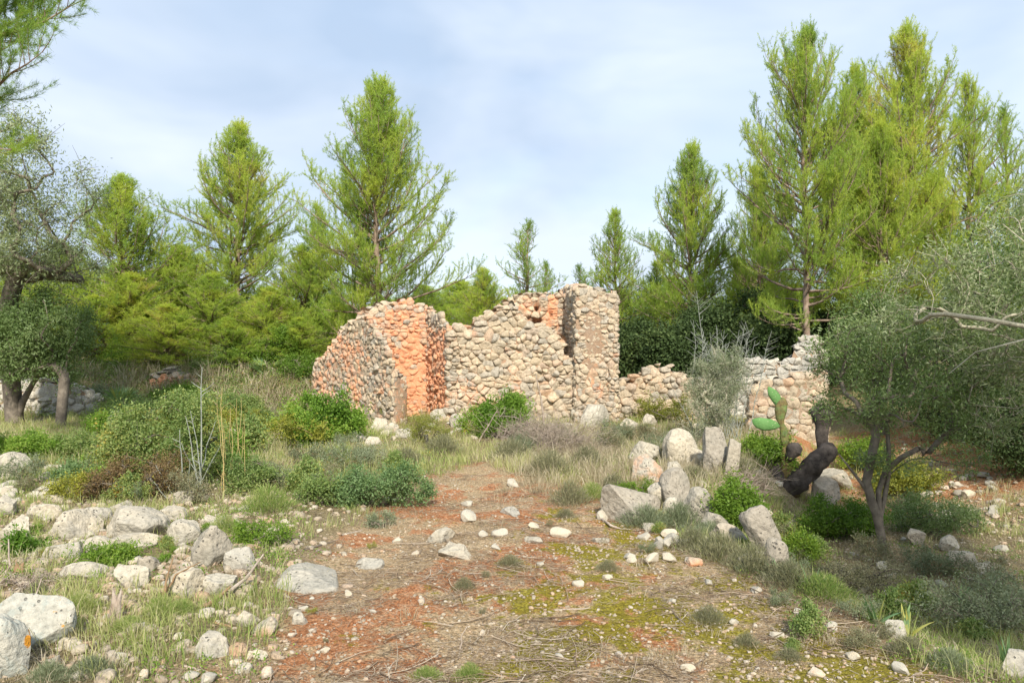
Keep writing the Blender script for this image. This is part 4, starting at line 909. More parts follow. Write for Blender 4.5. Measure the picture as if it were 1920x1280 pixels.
pine(1385, 500, 26, 1, 70, 2.6, 'low bright pine at the right foot of the pointed one')
pine(1515, 88, 17.5, 3, 150, 2.0, 'big pine with a long bare pinkish trunk behind the grey thorny bush')
pine(1690, 78, 19, 1, 135, 3.4, 'tall pine with twin tips at the right of the bare trunk one')
pine(1600, 150, 21, 0, 110, 4.6, 'bright pine filling the gap between the two tallest right pines')
pine(1815, 168, 20, 2, 85, .8, 'open crowned pine right of the twin tipped one')
pine(1655, 250, 17.8, 0, 95, .9, 'nearer bright pine below the twin tipped one')
pine(1752, 340, 18.6, 1, 85, 5.1, 'bushy yellow green pine right of the nearer bright one')
pine(1420, 330, 23, 0, 70, 2.7, 'pine at the left shoulder of the bare pinkish trunk pine')
pine(1890, 215, 21, 4, 80, 5.3, 'dark thin pine near the right frame edge')
pine(1935, 330, 16, 2, 80, 1.9, 'pine cut off by the right frame edge')
pine(1450, 430, 25, 2, 80, 3.3, 'smaller pine half hidden left of the bare pinkish trunk')
pine(120, 470, 26, 0, 100, 2.9, 'pine showing between the left olive and its lower bush')
pine(340, 470, 24, 1, 105, 5.5, 'low bright pine in the dip between two left pines')
pine(560, 470, 22, 1, 95, 4.4, 'bushy pine touching the left wall of the ruin')
pine(400, 520, 20.5, 0, 90, .6, 'foreground pine of the left group above the stone oven')
pine(250, 520, 21, 1, 95, 1.8, 'leafy low pine above the end of the dry stone wall')
pine(500, 545, 20.5, 1, 80, 3.8, 'low pine right of the pale trunk in the left group')
pine(40, 500, 27, 1, 110, 1.2, 'pine behind the left olive at the frame edge')
pine(620, 560, 24, 0, 75, 2.4, 'small pine just behind the stepped wall top')
pine(310, 575, 19.6, 1, 85, 4.9, 'lowest yellow green pine crown behind the stone oven')
pine(180, 560, 20.5, 0, 80, 2.2, 'low pine filling the space above the fan palms')
pine(430, 600, 19.4, 1, 75, .2, 'spreading young pine above the dead grey branches')
pine(560, 600, 19.8, 0, 65, 5.9, 'young pine between the round lentisk and the pale trunk')
LM = [(28, 'left olive trunk'), (160, 'end of the dry stone wall'), (330, 'collapsed stone oven'), (472, 'pale pine trunk'), (590, 'stepped wall end'), (745, 'orange recess'), (895, 'low dip in the front wall'), (1000, 'small dark niches'), (1115, 'corner pillar'), (1235, 'niche of the low wall'), (1345, 'grey thorny bush'), (1475, 'prickly pear'), (1545, 'bare pinkish trunk'), (1655, 'small forked olive'), (1800, 'pale bare limbs'), (1905, 'right frame edge')]
for i in range(28):
    px = (-60 + i * 95 + U(-25, 25)) if i < 22 else (-180 - (i - 22) * 120 if i < 25 else 2080 + (i - 25) * 120)
    lx, lm = min(LM, key=lambda q: abs(q[0] - px)); side = 'straight above' if abs(px - lx) < 18 else ('just right of' if px > lx else 'just left of')
    dlab = 'distant pine on the skyline %s the %s' % (side, lm)
    if dlab in TAKEN: dlab = 'second distant pine on the skyline, further %s the %s' % (side[5:] if side[:4] == 'just' else side, lm)
    TAKEN.add(dlab)
    pine(px, U(500, 575), U(32, 44), int(rng.integers(0, 3)), U(85, 120), U(0, 6.28), dlab, 'distant pines behind the clearing')
# near pine whose branches hang in from the upper left, finer needles
T, TP, TD = pine_data(15, H=8.5, R=1.45, z0=.42, nb=80, dens=1.3)
np_ = thing('pine_tree', 'nearby pine reaching into the upper left corner with long green needles', 'tree', (-6.65, 9.2, H1(-6.65, 9.2)), 'Aleppo pines around the clearing')
T.build('trunk', M['pine_bark'], np_, smooth=True)
V, F, rn = needles(TP, TD, 20, .09, .0045, -.1, .75); mk('crown', V, F, M['pine'], np_, attrs={'rnd': rn})
# pine standing right of and behind the camera, whose shade falls over the hollow
T, TP, TD = pine_data(19, H=8, R=2.3, z0=.3, nb=60)
V, F, rn = needles(TP, TD, 3, .12, .012)
np2 = thing('pine_tree', 'pine outside the picture on the right whose shade falls over the hollow', 'tree', (4.9, -1.3, 0), 'Aleppo pines around the clearing')
T.build('trunk', M['pine_bark'], np2, smooth=True); mk('crown', V, F, M['pine'], np2, attrs={'rnd': rn})

# ---------------------------------------------------------------- broadleaf trees and bushes
def grow(stems, lobes, ncl, seed, wig=.06, minstep=.0):
    """limbs grown from stem polylines towards points spread in ellipsoid lobes; returns polylines with radii and the end points"""
    r = np.random.default_rng(seed); nodes = []; par = []; 
    for st in stems:
        prev = -1
        for p in st: nodes.append(np.array(p, float)); par.append(prev); prev = len(nodes) - 1
    vol = np.array([l[3] * l[4] * l[5] for l in lobes]) ** .8; vol /= vol.sum(); C = []
    for _ in range(ncl):
        l = lobes[r.choice(len(lobes), p=vol)]; d = r.normal(size=3); d /= np.linalg.norm(d); q = r.uniform(.25, 1) ** .45
        C.append(np.array(l[:3]) + d * q * np.array(l[3:6]))
    root = nodes[len(stems[0]) - 1]; C.sort(key=lambda c: np.linalg.norm(c - root)); ends = []
    NA = np.array(nodes)
    for c in C:
        k = int(np.argmin(np.linalg.norm(NA - c, axis=1) + .25 * np.maximum(0, NA[:, 2] - c[2]))); a = NA[k]; L = np.linalg.norm(c - a); n = max(2, int(L / .25) + 1)
        prev = k; new = []
        for j in range(1, n + 1):
            t = j / n; p = a + (c - a) * t + np.array([0, 0, .12 * L * sin(pi * t)]) * (1 if j < n else 0) + r.normal(size=3) * wig * L * (.5 if j < n else 0)
            nodes.append(p); par.append(prev); prev = len(nodes) - 1; new.append(p)
        NA = np.vstack([NA, new]); ends.append(prev)
    n = len(nodes); cnt = np.zeros(n); 
    for e_ in ends:
        k = e_
        while k >= 0: cnt[k] += 1; k = par[k]
    nst = sum(len(st) for st in stems)
    cnt[:nst] = np.maximum(cnt[:nst], .22 * cnt.max())
    return NA, par, cnt, ends
def limbs(NA, par, cnt, r0, rmin, nst, k=5):
    acc = Acc(); mx_ = max(cnt.max(), 1); kids = {}
    for i, p in enumerate(par): kids.setdefault(p, []).append(i)
    done = set()
    def rad(i): return max(rmin, r0 * (cnt[i] / mx_) ** .58)
    for i in range(len(NA)):
        p = par[i]
        start = p == -1 or (i != max(kids[p], key=lambda q: cnt[q]))
        if not start: continue
        chain = [i] if p == -1 else [p, i]; c = i
        while c in kids:
            c = max(kids[c], key=lambda q: cnt[q]); chain.append(c)
        if len(chain) < 2: continue
        P = NA[chain]; R = np.array([rad(q) for q in chain]); 
        if p != -1: R[0] = R[1]
        R[-1] *= .4
        if len(R) > 3: R[-2] *= .7
        if len(P) > 2:
            P2 = P.copy(); P2[1:-1] = P[1:-1] * .6 + (P[:-2] + P[2:]) * .2
            P = P2
        V, F = tube(P, R, k if R[0] > .012 else 3); acc.add(V, F)
    return acc
def broadleaf(name, label, cat, base, stems, lobes, ncl, nleaf, ln, wd, leafmat, barkmat, r0, rmin, seed, spread=.16, up=.2, lo=0., hi=1., group=None, trunkname='trunk', crownname='crown', twig=0, clamp=True):
    """coordinates of stems and lobes are metres from the base"""
    NA, par, cnt, ends = grow(stems, lobes, ncl, seed)
    root = thing(name, label, cat, base, group)
    acc = limbs(NA, par, cnt, r0, rmin, len(stems))
    E = NA[ends]; k = rng.integers(0, len(E), nleaf); P = E[k] + np.clip(rng.normal(size=(nleaf, 3)), -1.7, 1.7) * spread * U(.35, 1.25, len(E))[k][:, None]
    # a share of the leaves follows the thinner limbs
    thin = np.where((cnt > 0) & (cnt < 4))[0]
    m = nleaf // 3; kk = rng.choice(thin, m); P[:m] = NA[kk] + rng.normal(size=(m, 3)) * spread * .45
    if twig:
        kk = rng.integers(0, len(E), twig); d = rand_dirs(twig, .3); a_ = E[kk] - d * .05; 
        for q in range(twig):
            V, F = tube(np.array([a_[q], a_[q] + d[q] * spread * 1.0, a_[q] + (d[q] + rng.normal(size=3) * .25) * spread * 1.9]), [rmin, rmin * .8, rmin * .3], 3); acc.add(V, F)
    acc.build(trunkname, M[barkmat], root, smooth=True)
    if clamp:
        gz = height(P[:, 0] + base[0], P[:, 1] + base[1]) - base[2]; P[:, 2] = np.maximum(P[:, 2], gz + .01)
    V, F = leaves(P, rand_dirs(nleaf, up), ln * U(.6, 1.25, nleaf), wd * U(.7, 1.2, nleaf))
    cl = .5 + .8 * fbm(P * 1.6 + seed, seed, 2); rn = np.clip(lo + (hi - lo) * (cl * .5 + U(0, .5, nleaf)), 0, 1)
    mk(crownname, V, F, M[leafmat], root, attrs={'rnd': np.repeat(rn, 4)})
    return root
def lobe(base, y, px, py, rx, ry, d=None):
    """ellipsoid in metres from base seen at photograph pixel px,py with pixel radii rx,ry at distance y"""
    x, yy, z = W(px, py, y); a = rx / FP * y; b = ry / FP * y
    return (x - base[0], yy - base[1], z - base[2], a, d or a * .85, b)
def stem(base, pts):
    return [(0, 0, -.1)] + [tuple(np.array(W(px, py, y)) - np.array(base)) for px, py, y in pts]

# left olive
b = G(28, 792); yb = b[1]
broadleaf('olive_tree', 'old grey green olive with a dark leaning trunk at the left frame edge', 'tree', b,
          [stem(b, [(40, 750, yb), (62, 715, yb), (85, 690, yb)]), stem(b, [(24, 745, yb), (18, 690, yb), (12, 620, yb), (15, 560, yb), (30, 500, yb - .5)]), ],
          [lobe(b, yb - .6, 40, 440, 120, 90), lobe(b, yb - 1, 30, 300, 75, 95), lobe(b, yb - .5, 150, 370, 55, 60), lobe(b, yb, 80, 500, 100, 45), lobe(b, yb, -60, 400, 110, 160)],
          420, 34000, .085, .021, 'olive', 'olive_bark', .17, .007, 101, spread=.21, up=.25, lo=.15, hi=1.05, twig=500, clamp=False)
b = G(95, 800)
broadleaf('olive_bush', 'dense dark round wild olive bush under the left olive', 'bush', (b[0], b[1] + .3, b[2]),
          [[(0, 0, -.1), (.05, 0, .5), (.1, 0, .9)]], [lobe(b, b[1] + .3, 75, 620, 90, 72), lobe(b, b[1], 20, 650, 70, 65), lobe(b, b[1] + .2, 105, 700, 40, 25)],
          230, 30000, .07, .02, 'wild_olive', 'olive_bark', .10, .006, 102, spread=.17, up=.2, hi=.8)
# carob thicket behind the low walls
for i, (px, py, y, rx, ry) in enumerate([(1270, 668, 19, 62, 52), (1365, 632, 19.5, 88, 72), (1445, 660, 18.6, 75, 62), (1185, 660, 20, 50, 50), (1560, 630, 21, 90, 50)]):
    x, _, _ = W(px, py, y); b = (x, y, H1(x, y))
    broadleaf('carob_tree', ['dark carob bush behind the low ruined wall nearest the pillar', 'darkest broad carob behind the grey thorny bush', 'dark carob left of the bare pinkish pine trunk', 'shaded carob tight behind the corner pillar', 'dark carob behind the right ruined wall end'][i], 'tree', b,
              [[(0, 0, -.1), (.05, 0, .5), (0, .1, .9)]], [lobe(b, y, px, py, rx, ry), lobe(b, y, px, py + 45, rx * .9, ry * .7), lobe(b, y, px - rx * .6, py - ry * .55, rx * .3, ry * .4), lobe(b, y, px + rx * .45, py - ry * .75, rx * .3, ry * .45)], 150, 24000, .085, .045, 'carob', 'olive_bark', .11, .008, 110 + i, spread=.2, up=.1, group='carobs behind the low walls')
def bush(px, py, w, h, label, mat, nleaf, ln, wd, seed, name='bush', bark='olive_bark', ncl=70, spread=.09, up=.35, nst=4, lo=0., hi=1., group=None, cat='bush', lobes=None, twig=0, dy=0, **kw):
    REF.append((px, py, label)); x, y, z = G(px, py); f = (y + dy) / y; x, y = x * f, y + dy; z = H1(x, y); hw, hm = w / FP * y / 2, h / FP * y
    r = np.random.default_rng(seed)
    stems = [[(0, 0, -.05), (r.normal() * hw * .2, r.normal() * hw * .2, hm * .2), (r.normal() * hw * .35, r.normal() * hw * .35, hm * .38)] for _ in range(nst)]
    if lobes: lb = [(lx * hw, ly * hw, lz * hm, ax * hw, ax * hw * .8, az * hm) for lx, ly, lz, ax, az in lobes]
    else: lb = [(0, 0, hm * .42, hw * .7, hw * .6, hm * .36), (-hw * .5, 0, hm * .32, hw * .42, hw * .45, hm * .28), (hw * .5, .1, hm * .28, hw * .42, hw * .45, hm * .26)]
    for _ in range(11):
        a_ = r.uniform(0, 6.28); q_ = r.uniform(.3, 1.0); sz_ = r.uniform(.13, .3)
        lb.append((cos(a_) * q_ * hw, sin(a_) * q_ * hw * .7, hm * (.2 + .72 * r.random() * (1.15 - q_ * .7)), hw * sz_, hw * sz_, hm * sz_ * r.uniform(.7, 1.4)))
    return broadleaf(name, label, cat, (x, y, z), stems, lb, ncl, nleaf, ln, wd, mat, bark, .012 + hm * .015, .0025 + y * .0001, seed, spread, up, lo, hi, group, 'stems', 'foliage', twig, **kw)
bush(536, 752, 110, 108, 'round glossy lentisk bush against the left end of the ruin', 'lentisk', 14000, .05, .026, 201, ncl=90, spread=.11, dy=1.5)
bush(612, 838, 185, 100, 'sprawling bright leafy bramble at the left foot of the ruin', 'bramble', 17000, .045, .03, 202, ncl=150, spread=.09, lobes=[(-.3, 0, .5, .55, .42), (.35, 0, .32, .6, .28), (-.75, 0, .3, .3, .25)], dy=.4)
bush(930, 826, 120, 92, 'round green bush before the front wall of the house', 'bramble', 12000, .042, .024, 203, ncl=90, spread=.08, lobes=[(0, 0, .5, .7, .42), (-.3, 0, .3, .6, .3), (.5, 0, .65, .35, .3)], dy=.3)
bush(712, 950, 165, 92, 'leafy lentisk shrub at the left edge of the path narrowing', 'bluegreen', 12000, .030, .014, 204, ncl=130, spread=.055, lobes=[(0, 0, .5, .7, .4), (-.5, 0, .35, .45, .3), (.55, 0, .5, .4, .35)], hi=.95, twig=80)
bush(600, 948, 90, 55, 'small rusty leaved shrub left of the path edge lentisk', 'shrub', 4500, .028, .013, 205, ncl=60, spread=.05, lo=.3, hi=1.05, twig=40)
bush(320, 935, 250, 180, 'largest loose green shrub in the left middle ground', 'shrub', 30000, .034, .017, 206, ncl=260, spread=.085, lobes=[(0, 0, .5, .6, .45), (-.5, 0, .42, .5, .3), (.45, 0, .45, .5, .4), (.1, .3, .72, .4, .25)], hi=.97, twig=200, dy=.9)
bush(250, 935, 200, 90, 'brown dead looking shrub below the largest left shrub', 'brownshrub', 13000, .024, .010, 207, ncl=130, spread=.06, twig=220, hi=1.)
bush(130, 935, 80, 46, 'yellow flowering low shrub right of the rubble heap', 'yellowgreen', 4500, .022, .012, 208, ncl=50, spread=.05)
bush(420, 805, 150, 62, 'green scrub behind the thorny stems', 'shrub', 12000, .04, .02, 209, ncl=110, spread=.1, hi=.9, dy=.6)
bush(250, 805, 170, 58, 'yellowish scrub before the stone oven', 'shrub', 12000, .04, .02, 210, ncl=110, spread=.1, lo=.15, hi=.92, dy=.8)
bush(60, 862, 150, 60, 'low fresh green shrub in front of the olive on the left', 'bramble', 12000, .032, .017, 211, ncl=120, spread=.06, lobes=[(0, 0, .4, .8, .35), (-.6, 0, .4, .5, .35), (.6, 0, .4, .4, .3)])
bush(165, 858, 110, 55, 'low green shrub right of the fresh one on the left', 'shrub', 8000, .032, .016, 212, ncl=80, spread=.06, hi=.85)
bush(140, 910, 90, 45, 'small blue green plant above the yellow shrub', 'bluegreen', 5000, .03, .013, 213, ncl=60, spread=.05)
bush(195, 765, 90, 50, 'dull bush at the end of the dry stone wall', 'greygreen', 6000, .04, .02, 214, ncl=60, spread=.1)
bush(1445, 880, 120, 75, 'bright green plant left of the prickly pear foot', 'lentisk', 9000, .045, .016, 215, ncl=90, spread=.07, up=.6)
bush(1388, 1000, 105, 100, 'glossy green shrub in the hollow behind the boulder row', 'lentisk', 13000, .032, .013, 216, ncl=130, spread=.06, up=.5, hi=.8)
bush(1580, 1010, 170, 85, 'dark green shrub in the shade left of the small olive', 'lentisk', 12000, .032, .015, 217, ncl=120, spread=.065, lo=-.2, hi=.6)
bush(1500, 1060, 90, 80, 'thin green sprouts between the boulder row and the olive', 'lentisk', 4500, .035, .012, 218, ncl=50, spread=.05, up=.6)
bush(1690, 930, 150, 80, 'sunlit lime green bush behind the olive trunk', 'yellowgreen', 11000, .035, .02, 219, ncl=110, spread=.08, lo=-.5, hi=.6)
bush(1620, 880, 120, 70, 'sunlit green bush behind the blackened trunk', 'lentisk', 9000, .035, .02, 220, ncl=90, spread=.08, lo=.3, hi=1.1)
bush(1345, 838, 165, 215, 'grey green thorny bush with bare pale spikes before the low walls', 'greygreen', 22000, .028, .010, 221, ncl=190, spread=.09, up=.5, lobes=[(0, 0, .42, .55, .36), (.25, 0, .62, .5, .25), (-.3, 0, .55, .35, .25)], twig=500, bark='pale_bark')
bush(1250, 802, 110, 60, 'yellow green low bush before the low ruined wall', 'yellowgreen', 8000, .03, .015, 222, ncl=80, spread=.07, lo=-.2, hi=.8, dy=.5)
bush(1180, 785, 90, 40, 'dull low plant at the right of the pillar foot', 'thyme', 4500, .03, .012, 223, ncl=50, spread=.07, dy=.5)
bush(800, 835, 90, 75, 'yellowish wispy plant before the orange recess', 'yellowgreen', 4500, .03, .008, 224, ncl=60, spread=.07, up=.9, lo=-.2, hi=.7)
bush(740, 800, 60, 50, 'small wispy plant inside the orange recess', 'yellowgreen', 2500, .03, .008, 225, ncl=40, spread=.06, up=.9, lo=-.2, hi=.6, dy=.4)
bush(715, 990, 50, 32, 'tiny dark spiky tuft on the litter before the lentisk', 'greygreen', 1600, .03, .005, 226, ncl=25, spread=.04, up=.8)
bush(470, 925, 110, 70, 'spindly green shrub right of the dry canes', 'shrub', 6500, .03, .013, 227, ncl=80, spread=.06, hi=.9, twig=60)
bush(1760, 1000, 190, 80, 'dull bush on the slope right of the olive', 'wild_olive', 10000, .03, .012, 228, ncl=110, spread=.08)
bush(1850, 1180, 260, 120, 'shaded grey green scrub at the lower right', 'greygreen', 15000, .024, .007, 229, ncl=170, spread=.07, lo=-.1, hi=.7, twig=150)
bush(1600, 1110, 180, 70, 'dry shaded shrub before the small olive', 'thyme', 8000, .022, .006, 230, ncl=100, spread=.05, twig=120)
bush(480, 1020, 110, 40, 'bright green tuft behind the cube like stone', 'lentisk', 3500, .03, .008, 231, ncl=40, spread=.05, up=.7)
bush(200, 1062, 110, 36, 'bright ferny green patch between left boulders', 'lentisk', 4000, .03, .009, 232, ncl=50, spread=.045, up=.6, lo=.2, hi=1.1)
bush(40, 1040, 70, 34, 'green leafy patch below the cream boulder at the frame edge', 'bramble', 2200, .03, .014, 233, ncl=30, spread=.045, up=.4)
bush(1190, 935, 70, 34, 'small green plant on top of the long grey boulder', 'lentisk', 2600, .026, .007, 234, ncl=35, spread=.04, up=.8)
bush(470, 745, 110, 70, 'shadowy green bush under the pale pine trunk', 'lentisk', 9000, .05, .025, 241, ncl=90, spread=.12, dy=1.2, hi=.8)
bush(400, 742, 120, 60, 'dull green bush right of the stone oven', 'shrub', 9000, .045, .02, 242, ncl=90, spread=.12, dy=1., hi=.8)
bush(230, 738, 110, 60, 'fresh green bush above the fan palm at the wall end', 'lentisk', 8000, .05, .022, 243, ncl=80, spread=.12, dy=1.4)
bush(345, 778, 120, 34, 'leafy bush hiding the foot of the stone oven', 'bramble', 8000, .04, .022, 244, ncl=80, spread=.1, dy=.6)
bush(450, 790, 90, 55, 'mixed green bush right of the one hiding the oven foot', 'shrub', 7000, .04, .02, 245, ncl=80, spread=.1, dy=.3)
bush(520, 800, 80, 45, 'grey dry bush left of the leafy bramble', 'thyme', 4500, .03, .010, 246, ncl=60, spread=.08, twig=120)
bush(560, 765, 90, 50, 'dark green bush between the lentisk and the ruin corner', 'lentisk', 6000, .045, .022, 247, ncl=60, spread=.1, dy=.9, hi=.8)
bush(300, 735, 100, 50, 'yellow green bush left of the stone oven', 'yellowgreen', 6000, .04, .02, 248, ncl=60, spread=.12, dy=1.5, lo=-.4, hi=.6)
bush(150, 740, 120, 60, 'pale dry bush on the terrace above the dry stone wall', 'thyme', 7000, .05, .016, 249, ncl=70, spread=.14, dy=2.2, twig=100)
bush(700, 870, 80, 40, 'pale spiny low plant in the grass before the wall end', 'greygreen', 2500, .03, .007, 250, ncl=40, spread=.05, up=.8)
bush(1210, 860, 60, 30, 'dry low plant behind the grey topped boulder', 'thyme', 2200, .03, .007, 251, ncl=30, spread=.05, up=.8)
WP = []
for i, (mt, lf, wf, n_, up_) in enumerate([('shrub', .030, .014, 2600, .4), ('bramble', .028, .016, 2400, .3), ('greygreen', .028, .007, 2200, .9), ('thyme', .026, .007, 2000, .8), ('yellowgreen', .026, .012, 1800, .5)]):
    r_ = np.random.default_rng(700 + i); lbs = [(r_.normal() * .09, r_.normal() * .09, .13 + r_.uniform(-.04, .08), .08, .08, .08) for _ in range(6)]
    w_ = broadleaf('weed', 'weed', 'weed', (0, 0, 0), [[(0, 0, -.03), (.03 * q, .02, .08)] for q in (-1, 1)], lbs, 34, n_, lf, wf, mt, 'brown_wood', .005, .0018, 700 + i, .045, up_, 0, 1, None, 'stems', 'foliage', 25, clamp=False)
    WP.append([w_, False])
def weeds(n, x0, x1, y0, y1, kinds, s0, s1, where):
    for _ in range(n):
        px, py = U(x0, x1), U(y0, y1); k = int(rng.choice(kinds)); x, y, z = G(px, py); s = U(s0, s1) * min(1.15, y / 8.5)
        kind = ['mixed green', 'fresh green', 'grey green', 'dry grey', 'yellow green'][k]; lab = beside(px, py, '%s low weed' % kind, '%s low weed %s' % (kind, where)); gr = '%s weeds %s' % (kind, where)
        if not WP[k][1]: o = WP[k][0]; WP[k][1] = True; o.location = (x, y, z); o.scale = (s,) * 3; o['label'] = lab; o['group'] = gr
        else: copy_thing(WP[k][0], (x, y, z), U(0, 6.28), (s, s, s * U(.8, 1.3)), lab, gr)
weeds(30, 0, 560, 850, 945, [0, 1, 3, 2], .6, 1.2, 'in the left scrub')
weeds(20, 160, 600, 795, 860, [0, 1, 2, 4], .9, 1.6, 'before the stone oven')
weeds(14, 480, 760, 835, 930, [0, 2, 3, 2], .6, 1.1, 'at the head of the path')
weeds(20, 960, 1250, 815, 860, [3, 2, 3], .6, 1.0, 'before the corner pillar')
weeds(14, 1180, 1500, 870, 1080, [0, 2, 3], .25, .55, 'among the right boulders')
weeds(34, 1460, 1910, 960, 1230, [2, 3, 2, 3, 0], .5, 1.2, 'in the shaded hollow')
weeds(20, 0, 460, 980, 1130, [0, 1, 2], .22, .5, 'between the left boulders')
weeds(8, 560, 1500, 960, 1240, [4, 3], .15, .3, 'on the open path')
# thyme-like grey tufts along the path edges: one of each kind, then copies
tp = []
for i, (mt, nl) in enumerate([('thyme', 2200), ('greygreen', 2600), ('grass', 2200)]):
    P = rng.normal(size=(nl, 3)) * [.10, .10, .0]; hgt = .22 * np.exp(-(P[:, 0] ** 2 + P[:, 1] ** 2) / .04); P[:, 2] = U(0, 1, nl) * hgt
    D = np.stack([P[:, 0] * 3, P[:, 1] * 3, np.full(nl, .8)], 1) + rng.normal(size=(nl, 3)) * .3; D /= np.linalg.norm(D, axis=1)[:, None]
    V, F = leaves(P, D, U(.03, .075, nl), .0045)
    o = mk('dry_tuft', V, F, M[mt], attrs={'rnd': np.repeat(U(0, .75, nl), 4)}); tp.append([o, False])
TT = [(1070, 945, 70, 0), (1110, 935, 60, 2), (1150, 925, 60, 0), (1210, 985, 90, 1), (1275, 985, 80, 1), (1300, 1030, 80, 0), (1350, 1050, 100, 0), (1330, 1010, 70, 1), (1410, 1075, 90, 0), (1480, 1100, 100, 0), (1545, 1120, 100, 2), (1500, 1065, 70, 0), (870, 1105, 40, 0), (955, 1060, 44, 0), (1140, 1070, 44, 0), (1330, 1170, 60, 0), (1180, 965, 60, 2),
      (300, 1160, 70, 2), (340, 1150, 60, 2), (150, 1150, 70, 2), (70, 1120, 50, 0), (500, 960, 90, 2), (560, 925, 70, 2), (760, 870, 70, 0), (640, 870, 80, 2), (830, 850, 70, 0), (420, 1000, 60, 2), (1030, 890, 80, 0), (960, 860, 80, 0), (1100, 880, 70, 0), (1250, 870, 60, 0), (1300, 900, 60, 0), (1390, 900, 70, 0), (1420, 930, 70, 0), (170, 1270, 80, 1), (90, 1278, 70, 1), (240, 1180, 60, 2), (800, 1275, 60, 2), (880, 1272, 50, 2), (1400, 1215, 46, 0), (1700, 1230, 70, 0), (1780, 1260, 80, 1), (1060, 970, 40, 0), (1480, 1240, 50, 0)]
for px, py, w_, k in TT:
    x, y, z = G(px, py); s = w_ / FP * y / .42
    if not tp[k][1]: o = tp[k][0]; tp[k][1] = True
    else: o = tp[k][0].copy(); col.objects.link(o)
    o.location = (x, y, z - .01); o.rotation_euler = (0, 0, U(0, 6)); o.scale = (s, s, s * U(.8, 1.2))
    side = 'left of the path' if px < 800 else ('right of the path' if px > 1020 else 'at the head of the path')
    kind = ['dry brownish', 'grey green', 'pale green'][k]
    tag(o, beside(px, py, '%s wispy tuft' % kind, '%s wispy tuft growing %s' % (kind, side)), 'tuft', '%s tufts %s' % (kind, side))

# small olive in the hollow
b = G(1658, 1040); yb = b[1]
broadleaf('olive_tree', 'small forked olive growing from the shaded hollow on the right', 'tree', b,
          [stem(b, [(1654, 1000, yb), (1645, 965, yb), (1632, 930, yb), (1618, 908, yb), (1596, 880, yb), (1572, 850, yb)]),
           stem(b, [(1654, 1000, yb), (1648, 968, yb), (1660, 930, yb), (1668, 890, yb), (1667, 840, yb - .1), (1664, 790, yb - .1)]),
           stem(b, [(1654, 1000, yb), (1645, 965, yb), (1633, 930, yb), (1620, 905, yb), (1634, 860, yb - .1), (1648, 810, yb - .1)]),
           stem(b, [(1654, 1000, yb), (1648, 968, yb), (1645, 920, yb), (1655, 880, yb), (1690, 855, yb - .2), (1730, 835, yb - .3)])],
          [lobe(b, yb, 1640, 690, 110, 90), lobe(b, yb + .2, 1570, 650, 50, 70), lobe(b, yb - .3, 1730, 760, 120, 65), lobe(b, yb - .2, 1770, 660, 110, 110), lobe(b, yb, 1590, 760, 60, 40), lobe(b, yb - .2, 1790, 850, 70, 40), lobe(b, yb, 1660, 860, 60, 30)],
          280, 19000, .05, .0135, 'wild_olive', 'olive_bark', .048, .0035, 301, spread=.11, up=.1, lo=.1, hi=1.1, twig=300, clamp=False)
# wild olive from the right edge with pale limbs
b = (5.6, 6.4, H1(5.6, 6.4))
broadleaf('wild_olive_tree', 'wild olive leaning in from the right edge with pale bare limbs', 'tree', b,
          [stem(b, [(2120, 800, 6.6), (2060, 660, 6.8), (1960, 610, 6.8), (1840, 600, 6.9), (1760, 585, 7.)]), stem(b, [(2120, 800, 6.6), (2060, 660, 6.8), (1910, 620, 6.7), (1820, 660, 6.8), (1780, 700, 6.9)]),
           stem(b, [(2120, 800, 6.6), (2040, 560, 6.8), (1920, 450, 6.8), (1880, 420, 6.9)])],
          [lobe(b, 7.5, 1750, 540, 90, 75), lobe(b, 7.6, 1860, 600, 110, 120), lobe(b, 7.6, 1900, 740, 90, 80), lobe(b, 7.5, 1950, 440, 90, 100), lobe(b, 7.3, 1690, 610, 50, 40), lobe(b, 6.8, 2060, 600, 150, 200)],
          300, 21000, .05, .0135, 'olive', 'pale_bark', .024, .004, 302, spread=.13, up=.15, lo=.0, hi=.95, twig=420, clamp=False)
# dark trees behind on the right
for i, (px, py, y, rx, ry, lab) in enumerate([(1890, 560, 12, 110, 190, 'dark dense tree behind the wild olive at the right edge'), (1800, 720, 13, 130, 100, 'dark lower tree above the scree slope'), (1650, 640, 14.5, 90, 100, 'olive green tree right of the bare pinkish trunk'), (1940, 790, 11, 120, 90, 'dark bush at the right frame edge over the scree')]):
    x, _, _ = W(px, py, y); b = (x, y, H1(x, y))
    broadleaf('oak_tree', lab, 'tree', b, [[(0, 0, -.1), (.05, 0, .8), (0, .1, 1.4)]], [lobe(b, y, px, py, rx, ry), lobe(b, y, px + 20, py + 30, rx * .7, ry * .8)], 220, 24000, .05, .022, ['wild_olive', 'carob', 'wild_olive', 'carob'][i], 'olive_bark', .12, .006, 310 + i, spread=.17, up=.1, hi=.85)

